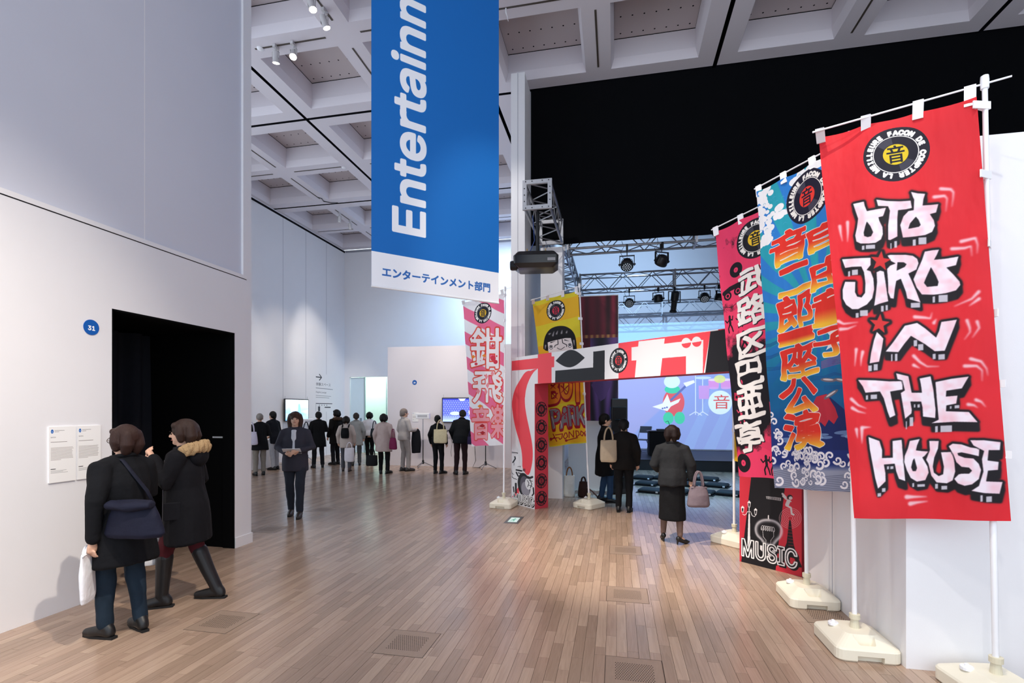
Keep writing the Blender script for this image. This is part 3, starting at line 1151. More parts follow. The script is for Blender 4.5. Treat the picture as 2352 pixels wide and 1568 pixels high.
def art_blue():
    W, H = 480, 1480
    c = Canvas(W, H, '#2f7fc0', patch=FLAGS['blue'])
    yy, xx = np.mgrid[0:H, 0:W].astype(np.float32)
    # rays from the middle right
    ang = np.arctan2(yy - 700, xx - 330)
    ray = (np.sin(ang * 22) > 0).astype(np.float32)
    top = c.c('#2f7fd0') * (1 - ray[..., None]) + c.c('#2aa0b4') * ray[..., None]
    low = c.c('#0f5f93')
    t = np.clip((yy - 620) / 380, 0, 1)[..., None]
    c.a = top * (1 - t) + low * t
    t = np.clip((yy - 1080) / 160, 0, 1)[..., None]
    c.a = c.a * (1 - t) + c.c('#1d2f72') * t
    Hs, c.H = c.H, None
    # clouds
    r = np.random.RandomState(2)
    for (x, y, n, sx, sy) in ((40, 40, 16, 60, 40), (30, 130, 14, 50, 60), (110, 150, 12, 55, 40), (30, 250, 10, 36, 50), (260, 40, 16, 70, 26), (330, 20, 12, 60, 26), (420, 60, 12, 50, 20), (60, 210, 9, 40, 40), (230, 110, 10, 40, 24)):
        for k in range(n):
            rr = r.uniform(9, 20)
            c.ell(x + r.normal() * sx * 0.5, y + r.normal() * sy * 0.5, rr * 1.3, rr, '#f2f4f6')
    for k in range(26):
        x, y = r.uniform(0, 300), r.uniform(10, 270)
        c.stroke([(x - 9, y), (x - 5, y - 6), (x + 3, y - 7), (x + 8, y - 2)], '#59a9cf', 2.4, op=0.6)
    # swirls of water lines
    for (x, y) in ((20, 760), (60, 880), (330, 960), (400, 1010), (440, 900), (20, 820)):
        for k in range(3):
            c.stroke([(x - 60, y + k * 7), (x + 10, y + 6 + k * 6), (x + 60, y - 4 + k * 5), (x + 90, y + 8 + k * 3)], '#174f86', 3)
    # mountain
    c.put(c.mask([[(90, 1290), (250, 1120), (310, 1050), (350, 1045), (480, 1180), (480, 1300)]]), '#1a2860')
    fz = [(150, 1225), (250, 1120), (300, 1052), (352, 1046), (385, 1110), (400, 1170)]
    for k in range(12):
        fz.append((395 - k * 20, 1160 + (18 if k % 2 else -8) + k * 4))
    c.put(c.mask([fz]), '#b52a3c')
    for k in range(14):
        x = r.uniform(60, 470)
        c.ell(x, 1235 + r.uniform(-14, 18), r.uniform(20, 50), r.uniform(4, 9), '#8fb2d6', 0.6)
    # leaves
    for (x, y, a) in ((360, 985, 0.2), (370, 1050, -0.5), (420, 995, 0.3)):
        c.ell(x, y, 36, 9, '#6a6470', rot=a)
        c.ell(x, y - 2, 24, 4, '#c9bfc0', rot=a)
    c.put(c.mask([star_pts(418, 800, 82, 0.4, 0.25)]), '#dfe3ea')
    for k in range(7):
        c.stroke([(330, 900 + k * 5), (400, 885 + k * 6), (470, 890 + k * 5)], '#8a4d84', 2.5)
    # foaming waves
    ya = np.clip((yy - 1360) / 30, 0, 1)
    c.put(ya, '#8d93a8')
    for k in range(10):
        c.put(c.mask(c.stroke_loops([(0, 1400 + k * 9), (120, 1380 + k * 9), (260, 1420 + k * 8), (480, 1400 + k * 8)], 2.5)), '#5a5f76')
    for k in range(70):
        x = r.uniform(0, 475)
        y = r.uniform(1280, 1460) if x > 60 else r.uniform(1060, 1460)
        if x < 110:
            y = r.uniform(1080 + x * 2.4, 1460)
        R = r.uniform(14, 26)
        fl = 1 if r.rand() < 0.5 else -1
        th = np.linspace(0, 1, 16)
        ph = r.uniform(-0.6, 0.6)
        rad = R * (1.0 - 0.72 * th)
        an = 2.6 + ph - fl * th * 6.2
        sp_ = np.column_stack([x + rad * np.cos(an), y + rad * np.sin(an)])
        c.stroke(sp_, '#7379a0', R * 0.62, R * 0.42)
        c.stroke(sp_, '#e9e6ea', R * 0.50, R * 0.30)
    c.H = Hs
    sg = [('音', 1814, 564, 42, 49, .9), ('二', 1825, 640, 39, 42, .8), ('郎', 1828, 714, 42, 48, .7), ('一', 1830, 772, 41, 20, .5), ('座', 1834, 828, 46, 43, .4), ('公', 1836, 908, 47, 42, .2), ('演', 1843, 988, 47, 43, 0),
          ('自', 1903, 536, 44, 44, .9), ('由', 1908, 620, 42, 46, .8), ('童', 1914, 702, 44, 48, .6), ('子', 1919, 782, 44, 38, .4)]
    for (ch, x, y, hw, hh, s) in sg:
        bx = placed(c, x, y, hw, hh, 0.55)
        m = raw_glyph(c, ch, bx, 0.022, 0.05)
        m = np.clip(c.blur(c.dilate(m, 2), 1) * 1.4 - 0.2, 0, 1)
        c.put(c.dilate(m, 3), '#f2ebe4')
        g = np.clip((yy - (bx[1] + 0.55 * (bx[3] - bx[1]))) / (0.42 * (bx[3] - bx[1])), 0, 1)[..., None]
        c.put(m, (c.c('#df3328') * (1 - g) + c.c('#f6c23a') * g).astype(np.float32))
    q = c.map([1853, 450])[0]
    c.H = None
    record_logo(c, q[0], q[1], 118, 118, '#e23a30', black='#1d1a2e', ring='#1d1a2e')
    return c


def art_pink():
    W, H = 460, 1420
    c = Canvas(W, H, '#ea3f68', patch=FLAGS['pink'])
    yy, xx = np.mgrid[0:H, 0:W].astype(np.float32)
    n = cloudnoise(H, W, 5, 11) * 0.6 + cloudnoise(H, W, 22, 12) * 0.3 + R8.rand(H, W) * 0.25
    d = np.clip(1 - np.abs(yy - 960) / 420, 0, 1) * 1.1 + np.clip((330 - xx) / 600, -0.3, 0.3)
    c.put((n + d > 1.18).astype(np.float32), '#17141c')
    Hs, c.H = c.H, None
    r = np.random.RandomState(4)

    def disc(x, y, R, fg='#17141c', lab='#ea3f68'):
        c.ell(x, y, R, R, fg)
        c.ell(x, y, R * 0.34, R * 0.34, lab)
        c.ell(x, y, R * 0.06, R * 0.06, fg)

    def dancer(x, y, s, fg):
        c.ell(x, y - 46 * s, 9 * s, 10 * s, fg)
        for l, w in (([(x, y - 38 * s), (x + 3 * s, y)], 18), ([(x, y - 30 * s), (x - 22 * s, y - 14 * s), (x - 34 * s, y - 30 * s)], 8), ([(x, y - 30 * s), (x + 22 * s, y - 22 * s), (x + 26 * s, y - 44 * s)], 8),
                     ([(x, y), (x - 14 * s, y + 26 * s), (x - 10 * s, y + 52 * s)], 10), ([(x + 3 * s, y), (x + 16 * s, y + 24 * s), (x + 24 * s, y + 50 * s)], 10)):
            c.stroke(l, fg, w * s)
    disc(108, 256, 40)
    for (x, y) in ((40, 380), (110, 372)):
        c.ell(x, y, 26, 24, '#17141c')
        c.ell(x, y, 15, 14, '#ea3f68')
        c.ell(x, y, 9, 9, '#17141c')
    c.stroke([(20, 360), (60, 345), (130, 340)], '#17141c', 26)
    c.stroke([(0, 430), (60, 450), (140, 420), (190, 440)], '#17141c', 3)
    dancer(40, 540, 0.9, '#17141c')
    dancer(110, 540, 0.7, '#17141c')
    dancer(130, 660, 1.1, '#17141c')
    for k in range(5):
        c.ell(50 + k * 12, 760 + (k % 2) * 16, 16, 14, '#17141c')
    disc(80, 880, 52)
    c.stroke([(20, 935), (140, 930)], '#17141c', 10)
    disc(50, 1340, 54)
    disc(330, 930, 60, '#0e0c12')
    c.put(c.mask([[(255, 1010), (375, 990), (378, 1050), (258, 1068)]]), '#c62d52')
    c.put(c.mask([[(268, 1020), (364, 1004), (366, 1040), (270, 1056)]]), '#17141c')
    for x in (290, 342):
        c.ell(x, 1032 - (x - 290) * 0.12, 9, 10, '#c62d52')
    c.put(c.mask([[(26, 930), (96, 945), (92, 990), (22, 975)]]), '#c62d52')
    for x in (44, 74):
        c.ell(x, 958 + (x - 44) * 0.2, 9, 9, '#17141c')
    dancer(340, 1150, 1.3, '#d43459')
    dancer(400, 1140, 1.2, '#d43459')
    dancer(70, 1060, 0.9, '#e0486b')
    c.stroke([(190, 1230), (260, 1260), (300, 1240), (400, 1270)], '#e23a62', 40)
    dancer(300, 1260, 1.6, '#e23a62')
    dancer(210, 1350, 1.0, '#17141c')
    dancer(260, 1350, 1.0, '#17141c')
    c.H = Hs
    for (ch, x, y, hw, hh) in (('武', 1730, 639, 33, 37), ('路', 1728, 709, 34, 39), ('区', 1728, 786, 31, 34), ('巴', 1724, 855, 29, 32), ('亜', 1724, 924, 29, 35), ('亭', 1722, 1002, 29, 37)):
        bx = placed(c, x, y, hw, hh, 0.5)
        m = raw_glyph(c, ch, bx, 0.016, 0.06)
        m = np.clip(c.blur(c.dilate(m, 2), 1) * 1.5 - 0.25, 0, 1)
        sh = np.zeros_like(m)
        sh[5:, 6:] = m[:-5, :-6]
        c.put(sh, '#17141c')
        c.put(m, '#f7f3ee')
    q = c.map([1735, 545])[0]
    c.H = None
    record_logo(c, q[0], q[1], 104, 104, '#e9c02c', black='#15161f')
    return c


def art_pinkwhite():
    W, H = 400, 1240
    c = Canvas(W, H, '#f1eff1', patch=FLAGS['striped'])
    yy, xx = np.mgrid[0:H, 0:W].astype(np.float32)
    s = ((yy - xx * 0.62 - 30) % 215) < 108
    c.put(c.blur(s.astype(np.float32), 1), '#ef6f95')
    c.frame(1050, 660, 4.1286)
    red, white, pink = '#e2402e', '#f6eeee', '#f3a3ac'

    def bubble(ch, box, fill, d=11):
        m = c.glyph_box(ch, box, bold=0.0)
        m = np.clip(c.blur(c.dilate(m, 5), 3) * 2.2 - 0.6, 0, 1)
        o = c.dilate(m, d)
        c.put(c.blur(o, 2), red, 0.95)
        c.put(m, fill)
    bubble('鉗', (128, 385, 420, 765), white)
    bubble('飛', (150, 800, 430, 1090), white, 9)
    bubble('音', (150, 1130, 300, 1440), pink, 7)
    bubble('楽', (325, 1110, 450, 1425), pink, 7)
    for (x, y, r) in ((152, 478, 11), (325, 485, 14), (345, 670, 26), (368, 705, 20), (180, 725, 14), (378, 650, 8)):
        c.ell(x, y, r, r, '#d8364a')
    c.put(c.mask([star_pts(340, 550, 26)]), '#d8364a')
    for (x, y) in ((275, 845), (338, 815), (285, 930), (195, 985), (268, 990)):
        c.poly([(x, y - 30), (x + 18, y), (x, y + 30), (x - 18, y)], '#f0959c')
    for (x, y) in ((232, 1312), (235, 1380)):
        c.poly([(x - 26, y), (x, y - 18), (x + 26, y), (x, y + 20)], '#b5262e')
    for (x, y) in ((155, 655), (255, 645), (212, 1125)):
        c.poly([(x - 22, y), (x, y - 16), (x + 20, y), (x, y + 18)], '#ef8a2b')
    c.frame(0, 0, 1)
    q = c.map([1109, 718])[0]
    c.H = None
    record_logo(c, q[0], q[1], 86, 86, '#e0b52c', black='#1c1f2c', ring='#1c1f2c')
    return c


def art_yellow():
    W, H = 400, 1200
    c = Canvas(W, H, '#eab526', patch=FLAGS['yellow'])
    yy, xx = np.mgrid[0:H, 0:W].astype(np.float32)
    s = (((yy + xx * 0.0 - 200) % 330) < 165)
    c.put(c.blur(s.astype(np.float32), 1), '#e2d030')
    c.frame(1200, 640, 7.128)
    # black bobbed hair with a fringe, half a face above the beam
    hair = [(340, 1200), (345, 1050), (375, 920), (450, 820), (560, 770), (680, 768), (780, 810), (850, 890), (880, 1000), (890, 1140), (890, 1200)]
    c.poly(smooth(hair), '#141316')
    face = [(415, 1040), (560, 1000), (700, 970), (790, 968), (815, 1060), (828, 1150), (800, 1330), (480, 1360), (430, 1200)]
    c.poly(face[:3] + face[3:], '#efe6e2')
    c.poly([(420, 1180), (430, 1110), (500, 1090), (500, 1200)], '#efe6e2')
    for l in ([(440, 905), (470, 890)], [(500, 930), (520, 860)], [(560, 900), (580, 850)], [(640, 890), (650, 840)], [(720, 880), (730, 850)], [(380, 1090), (370, 1150)], [(840, 1010), (850, 1090)]):
        c.stroke(l, '#d9d6d6', 26, 8, op=0.75, blur=3)
    c.stroke([(580, 1000), (585, 1070), (535, 1090), (530, 1120)], '#15141a', 12)
    c.stroke([(650, 990), (660, 1050), (720, 1080), (722, 1110)], '#15141a', 12)
    c.stroke([(570, 1130), (600, 1150), (635, 1155), (690, 1115)], '#15141a', 9)
    for x, y in ((470, 1120), (775, 1090)):
        c.ell(x, y, 32, 36, '#15141a')
        c.ell(x, y, 24, 28, '#f4f2f2')
        c.ell(x, y - 6, 15, 18, '#15141a')
    c.stroke([(465, 1045), (540, 1020)], '#15141a', 16, 3)
    c.stroke([(690, 1000), (760, 1020)], '#15141a', 16, 3)
    c.stroke([(560, 1270), (640, 1285), (720, 1255)], '#a03038', 22)
    c.frame(1230, 860, 7.128)

    def bub(ch, quad, fill, line, d=10):
        m = c.glyph_box(ch, None, bold=0.02, quadpts=quad)
        m = np.clip(c.blur(c.dilate(m, 4), 3) * 2.0 - 0.5, 0, 1)
        c.put(c.blur(c.dilate(m, d), 1), line)
        sh = np.zeros_like(m)
        sh[16:] = c.dilate(m, d - 3)[:-16]
        c.put(np.clip(sh - m, 0, 1), line)
        c.put(m, fill)
    bub('B', [(200, 10), (370, -20), (400, 440), (215, 480)], '#e98a2a', '#9e1c2c')
    bub('O', [(405, 20), (590, -10), (590, 380), (420, 400)], '#e98a2a', '#9e1c2c')
    bub('T', [(580, 40), (780, -20), (790, 420), (600, 450)], '#e98a2a', '#9e1c2c')
    bub('P', [(245, 590), (390, 570), (400, 860), (290, 880)], '#7d7a80', '#9e1c2c')
    bub('A', [(410, 560), (540, 540), (560, 850), (410, 880)], '#7d7a80', '#9e1c2c')
    bub('R', [(530, 530), (650, 520), (690, 820), (560, 840)], '#7d7a80', '#9e1c2c')
    bub('K', [(670, 530), (800, 500), (830, 810), (690, 820)], '#7d7a80', '#9e1c2c')
    for (x, y, q) in ((290, 190, 40), (475, 240, 55), (315, 350, 45), (330, 640, 35), (470, 650, 35), (585, 575, 25)):
        c.stroke([(x - q, y - q), (x + q, y + q)], '#9e1c2c', 20, 8)
        c.stroke([(x + q, y - q), (x - q, y + q)], '#9e1c2c', 20, 8)
    for l in ([(270, 690), (320, 870)], [(410, 760), (430, 870)], [(600, 660), (640, 830)], [(740, 660), (800, 820)], [(510, 520), (560, 510)], [(230, 580), (330, 565)]):
        c.stroke(l, '#e8e6ea', 12, 5, op=0.8)
    for l in ([(240, 1050), (360, 1030)], [(290, 970), (350, 1090)], [(250, 1080), (310, 1020)], [(330, 985), (440, 970), (430, 1040), (400, 1060), (380, 1030)], [(480, 960), (455, 1020), (480, 1060), (520, 1020), (505, 960), (480, 960)], [(545, 1040), (545, 940), (620, 1030), (620, 920)],
              [(660, 920), (670, 1020), (720, 980), (700, 925), (660, 920)], [(745, 920), (740, 980), (770, 1000), (790, 950), (750, 920)], [(835, 910), (800, 950), (815, 1000), (835, 970), (810, 965)], [(500, 1085), (560, 1070), (690, 1030)]):
        c.stroke(l, '#9e1c2c', 15)
    c.ell(255, 1052, 22, 22, '#9e1c2c')
    c.ell(500, 1085, 22, 20, '#9e1c2c')
    c.frame(0, 0, 1)
    q = c.map([1276.5, 712])[0]
    c.H = None
    record_logo(c, q[0], q[1], 82, 82, '#d4384e', black='#1f2029', ring='#1f2029')
    return c


def art_entertain(Wm, Hm):
    k = 290
    W, H = int(Wm * k), int(Hm * k)
    c = Canvas(W, H, '#1a62b0')
    yy, xx = np.mgrid[0:H, 0:W].astype(np.float32)
    c.a = c.c('#0f69b8') * np.ones((H, W, 1), np.float32)
    band = int(0.385 * k)
    c.put(c.mask([[(0, H - band), (W, H - band), (W, H), (0, H)]]), '#f0f0f3')
    tx = 'エンターテインメント部門'
    t = glyphs(tx)
    t = np.vstack(t)
    sx = (0.845 * W) / (t[:, 0].max() - t[:, 0].min())
    c.text(tx, W * 0.075, H - 0.130 * k, sx, '#2f66b0', bold=0.03)
    # long word running upward
    cap = 0.535 * k
    size = cap / 0.727
    c.text('Entertainment', W * 0.382, H - 0.655 * k, size, '#f2f2f5', bold=0.024, rot=-math.pi / 2, sx=1.13)
    return c


# gate front in metres: s along the front, z up
GA = Vector((-1.357, 8.50, 0))
GD = Vector((math.cos(math.radians(-42)), math.sin(math.radians(-42)), 0))
GN = Vector((-GD.y * -1, GD.x * -1, 0))   # outward, towards the viewer
GS0, GS1, GH, GB = -0.66, 4.31, 2.63, 2.135


def project(p):
    d = -p[0] * sF + p[1] * cF
    return (1176 + 1160 * (p[0] * cF + p[1] * sF) / d, 940 - 1160 * (p[2] - 1.7) / d)


def art_gate():
    K = 300
    W, H = int((GS1 - GS0) * K), int(GH * K)
    quad = []
    for s, z in ((GS0, GH), (GS1, GH), (GS1, 0), (GS0, 0)):
        p = GA + GD * s
        quad.append(project((p.x, p.y, z)))
    c = Canvas(W, H, '#dedcdd', quad)
    RED, BLK, DRED = '#e8454f', '#17161a', '#c92f3e'
    c.frame(1150, 740, 4.276)
    c.poly([(60, 386), (365, 350), (365, 280), (500, 270), (500, 335), (527, 335), (525, 440), (500, 442), (500, 600), (365, 600), (365, 455), (60, 478)], RED)
    c.poly(smooth([(365, 455), (320, 462), (250, 500), (185, 580), (140, 670), (110, 770), (235, 770), (250, 640), (290, 540), (330, 480)], 1), RED)
    c.poly(np.array([(540 + 286 * t, 378 - 30 * t - 92 * math.sin(math.pi * t)) for t in np.linspace(0, 1, 24)] + [(826 - 286 * t, 348 + 30 * t + 78 * math.sin(math.pi * t)) for t in np.linspace(0, 1, 24)]), BLK)
    c.poly([(910, 288), (1022, 275), (1020, 570), (535, 592), (537, 475), (908, 443)], BLK)
    c.poly([(1157, 200), (2062, 88), (1990, 520), (1157, 570)], RED)
    c.poly([(1355, 187), (1612, 157), (1605, 210), (1775, 190), (1990, 172), (1985, 520), (1820, 530), (1820, 333), (1587, 352), (1565, 545), (1315, 560), (1333, 373), (1285, 376), (1285, 245), (1350, 238)], '#dedcdd')
    for x, y in ((1822, 202), (1925, 190)):
        a = np.linspace(0, 2 * math.pi, 60, endpoint=False)
        p = np.column_stack([x + 47 * np.cos(a), y + 50 * np.sin(a)])
        c.put(c.mask([p[p[:, 1] <= y - 0 - (p[:, 0] - x) * 0.12]]), '#dedcdd')
        c.put(c.mask([p[p[:, 1] >= y - (p[:, 0] - x) * 0.12]]), RED)
    Hs, c.H = c.H, None
    c.poly([(W - 0.92 * K, 0), (W, 0), (W, H), (W - 0.66 * K, H), (W - 0.66 * K, 0.5 * K), (W - 0.92 * K, 0.5 * K)], DRED)
    c.H = Hs
    c.poly([(2060, 90), (2330, 50), (2270, 520), (2005, 530)], BLK)
    c.frame(1150, 860, 4.614)
    c.poly(smooth([(265, -40), (200, 65), (150, 150), (120, 270), (118, 350), (150, 550), (190, 680), (220, 790), (230, 900), (228, 1000), (296, 1090), (335, 950), (342, 820), (330, 700), (300, 560), (270, 420), (253, 290), (262, 150), (290, 60), (345, -40)]), RED)
    c.poly([(120, 1300), (160, 1230), (195, 1180), (195, 1265), (160, 1285)], RED)
    # odd printed ephemera on the left post
    c.ell(248, 1170, 66, 130, BLK, rot=-0.15)
    c.ell(258, 1185, 50, 112, '#56525c', rot=-0.15)
    c.ell(262, 1215, 42, 80, '#a7a4ac', 0.7, rot=-0.15)
    c.ell(290, 1160, 30, 60, '#dedcdd', rot=-0.2)
    for l, w in (([(285, 1085), (310, 1095), (335, 1085)], 22), ([(282, 1120), (300, 1150), (285, 1190)], 6), ([(310, 1110), (330, 1160), (315, 1200)], 7), ([(345, 1200), (350, 1260), (335, 1280)], 14), ([(300, 1120), (338, 1130)], 5), ([(296, 1170), (335, 1185)], 5),
                 ([(150, 870), (155, 890), (140, 915), (130, 930)], 14), ([(143, 935), (140, 960)], 4), ([(112, 825), (175, 832)], 14), ([(165, 1010), (222, 1020)], 16), ([(165, 1035), (185, 1075)], 14), ([(185, 1040), (222, 1050)], 10), ([(115, 1080), (140, 1100), (170, 1110)], 6), ([(118, 1040), (140, 1060)], 4),
                 ([(160, 1155), (162, 1250)], 20), ([(135, 1190), (140, 1240)], 12), ([(180, 975), (210, 970), (205, 985)], 4), ([(110, 960), (120, 1040), (125, 1080)], 3), ([(240, 1000), (240, 1020)], 9), ([(255, 1000), (255, 1025)], 9)):
        c.stroke(l, BLK, w)
    c.put(c.mask(c.stroke_loops([(116, 828), (172, 834)], 5)), '#dedcdd')
    def outline(txt, x0, x1, z0, z1, shadow=BLK):
        """open block letters with a drop shadow, placed in metres on the front"""
        bx = ((x0 - GS0) * K, H - z1 * K, (x1 - GS0) * K, H - z0 * K)
        m = raw_glyph(c, txt, bx, 0.018)
        sh = np.zeros_like(m)
        for q in (2, 4, 6):
            sh[q:, q:] = np.maximum(sh[q:, q:], m[:-q, :-q])
        c.put(sh, shadow)
        c.put(c.dilate(m, 2), BLK)
        c.put(c.dilate(m, 1), '#f4f1ee')
        inner = np.clip(1 - c.dilate(1 - m, 3), 0, 1)
        c.put(inner, BLK)
    outline('MUSIC', -0.60, -0.03, 0.045, 0.20)
    # right post
    c.frame(1640, 1080, 5.6)
    c.poly([(640, -1300), (1080, -1300), (790, 1300), (340, 1260)], BLK)
    W0 = '#ece8e6'
    c.poly([(443, 560), (462, 560), (468, 1090), (425, 1085)], W0)
    c.stroke([(452, 390), (452, 560)], W0, 10)
    for l in ([(368, 560), (390, 575), (415, 560), (430, 530)], [(475, 540), (490, 580), (520, 595), (540, 570)], [(430, 530), (470, 530)]):
        c.stroke(l, W0, 8)
    for x, y in ((452, 440), (368, 505), (535, 535)):
        c.poly([(x - 20, y - 30), (x + 20, y - 28), (x + 12, y + 36), (x - 12, y + 34)], W0)
        c.poly([(x - 11, y - 20), (x + 11, y - 18), (x + 6, y + 26), (x - 6, y + 25)], BLK)
        c.poly([(x - 24, y - 28), (x, y - 52), (x + 24, y - 26)], W0)
    blb = [(700, 620), (800, 645), (870, 710), (890, 790), (860, 870), (800, 920), (760, 985), (640, 960), (610, 900), (540, 840), (517, 750), (545, 670), (610, 628)]
    m = c.mask([smooth(blb)])
    inn = np.clip(1 - c.dilate(1 - m, 7), 0, 1)
    c.put(np.clip(c.blur(m, 2) - c.blur(inn, 4), 0, 1), '#dcd8da')
    c.poly([(580, 960), (800, 990), (805, 1040), (770, 1080), (780, 1115), (625, 1090), (630, 1050), (585, 1010)], W0)
    c.poly([(640, 985), (800, 1005), (800, 1030), (650, 1015)], '#8e8b92')
    sp_ = [(605 + 170 * t + 12 * math.cos(t * 40), 735 + 25 * t + 30 * math.sin(t * 40)) for t in np.linspace(0, 1, 70)]
    c.stroke(sp_, W0, 6)
    c.stroke([(625, 760), (632, 850), (670, 900), (660, 970)], W0, 5)
    c.stroke([(765, 770), (768, 850), (730, 900), (725, 975)], W0, 5)
    c.stroke([(700, 580), (700, 620)], W0, 14)
    for r_ in range(6):
        R_ = 30 + r_ * 20
        p = c.ell_pts(980, 615, R_ * 1.08, R_)
        c.put(c.mask(c.stroke_loops(np.vstack([p, p[:1]]), 5, n=6)), '#eab9ba', 0.9)
    c.poly([(968, 640), (985, 640), (995, 700), (1022, 940), (1050, 1040), (1135, 1250), (1090, 1245), (1030, 1130), (960, 1110), (890, 1120), (830, 1160), (825, 1130), (890, 1040), (935, 930), (960, 700)], BLK)
    c.poly([(955, 1000), (1000, 1000), (1010, 1040), (940, 1030)], DRED)
    c.poly([(880, 1040), (1070, 1075), (1070, 1100), (880, 1062)], BLK)
    for k in range(8):
        c.stroke([(945 + k * 2, 720 + k * 40), (1000 + k * 4, 728 + k * 40)], DRED, 4)
    # small winged figure blowing a ribbon
    for l, w in (([(960, 390), (940, 440)], 50), ([(930, 450), (990, 480), (1000, 560), (1025, 568)], 24), ([(960, 380), (990, 400)], 16), ([(880, 300), (925, 350)], 26), ([(885, 330), (930, 370)], 20)):
        c.stroke(l, '#cfcaca', w)
    c.ell(975, 345, 36, 32, '#2a2628')
    c.ell(985, 355, 24, 22, '#cfcaca')
    c.poly([(668, 330), (862, 352), (862, 392), (676, 366)], '#a8a4a4')
    for k in range(8):
        c.stroke([(685 + k * 22, 342 + k * 2.5), (690 + k * 22, 362 + k * 2.5)], BLK, 7)
    outline('MUSIC', GS1 - 0.66 + 0.03, GS1 - 0.05, 0.07, 0.26)
    c.frame(1150, 740, 4.276)
    q = c.map([(1157, 375)])[0]
    c.H = None
    record_logo(c, q[0], q[1], 0.165 * K, 0.172 * K, '#e23c40', ring='#dedcdd', letters='#17161a', black='#17161a')
    p = c.ell_pts(q[0], q[1], 0.165 * K, 0.172 * K)
    c.stroke(np.vstack([p, p[:1]]), '#17161a', 2.5)
    c.ell(q[0], q[1], 0.165 * K, 0.172 * K, '#17161a')
    record_logo(c, q[0], q[1], 0.162 * K, 0.169 * K, '#e23c40', ring='#17161a', letters='#f2f0ee', black='#17161a')
    return c


def art_posts():
    W, H = 150, 1065
    c = Canvas(W, H, '#c23a48')
    for k, v in enumerate((0.202, 0.346, 0.49, 0.634, 0.779, 0.92)):
        if k % 2 == 0:
            record_logo(c, W / 2, v * H, 62, 64, '#c23a48', ring='#1d1a20', letters='#c23a48', black='#1d1a20', groove=False)
        else:
            record_logo(c, W / 2, v * H, 62, 64, '#c23a48', ring='#1d1a20', letters='#c23a48', black='#1d1a20', groove=False, kanji=False, words='JON THE DOG & OTOJIRO STARVES ')
            for r_ in range(4):
                c.stroke([(W / 2 - 14, v * H - 13 + r_ * 9), (W / 2 + 14, v * H - 13 + r_ * 9)], '#1d1a20', 4)
    return c


def art_screen():
    W, H = 900, 640
    c = Canvas(W, H, '#a9b6e6')
    yy, xx = np.mgrid[0:H, 0:W].astype(np.float32)
    t = np.clip(yy / H, 0, 1)[..., None]
    c.a = c.c('#9fc4f0') * (1 - t) + c.c('#8db4ea') * t
    c.put(c.blur(((xx * 0.45 + yy) > 250).astype(np.float32) * ((xx * 0.2 + yy) < 900), 2), '#a8a9dc', 0.85)
    c.put(c.blur(((xx * 0.9 + yy) > 640).astype(np.float32), 3), '#8fa6e2', 0.8)
    for k in range(5):
        x = 330 + k * 110
        c.put(c.mask([[(x, H), (x + 60, H), (x + 220, 250), (x + 190, 250)]]), '#9cc0f2', 0.35)
    c.put(c.blur((yy < 150).astype(np.float32), 6), '#a3cdf2', 0.9)
    n = cloudnoise(H, W, 10, 8)
    c.put((n > 0.62) * (yy < 140).astype(np.float32), '#9ccaf2', 0.6)
    def g(p):
        return [(x * 0.707 - 88.7, y * 0.706 + 172.7) for x, y in p]

    def el(x, y, rx, ry, color, op=1.0, rot=0.0):
        (X, Y), = g([(x, y)])
        c.ell(X, Y, rx * 0.707, ry * 0.706, color, op, rot)
    # a plain guitarist shape: coat, trousers, electric guitar
    el(535, 330, 78, 98, '#e0656e')
    el(497, 442, 38, 44, '#4fcfa8')
    el(578, 440, 38, 44, '#4fcfa8')
    el(525, 235, 56, 30, '#4fcfa8')
    el(523, 180, 58, 46, '#d8eef5')
    c.poly(g([(380, 360), (455, 335), (490, 270), (512, 330), (585, 300), (570, 330), (515, 358), (490, 392)]), '#eef4fb')
    c.stroke(g([(518, 310), (640, 195)]), '#6878b4', 12)
    c.poly(g([(605, 190), (680, 170), (687, 188), (625, 218)]), '#eef4fb')
    for k in range(3):
        el(455 + k * 16, 372 - k * 4, 7, 6, '#6d7ab8')
    for l in ([(692, 140), (692, 415)], [(742, 150), (742, 400)], [(650, 420), (692, 395), (735, 420)], [(710, 420), (742, 395), (780, 420)]):
        c.stroke(g(l), '#d8e8f8', 4)
    el(745, 155, 58, 10, '#c6ddf2')
    c.poly(g([(713, 210), (790, 210), (786, 305), (716, 305)]), '#c8a0e2')
    for x in (820, 905):
        c.poly(g([(x - 38, 170), (x + 38, 170), (x + 34, 228), (x - 34, 228)]), '#d99adf')
        el(x, 170, 38, 9, '#e8d5f5')
        el(x, 228, 34, 8, '#d5a8e8')
    el(862, 165, 40, 28, '#e3f08a', 0.8)
    el(865, 330, 83, 84, '#dcf3fb')
    (X0, Y0), (X1, Y1) = g([(818, 275), (930, 375)])
    c.glyph_box('音', (X0, Y0, X1, Y1), '#d95a5a', bold=0.004)
    return c


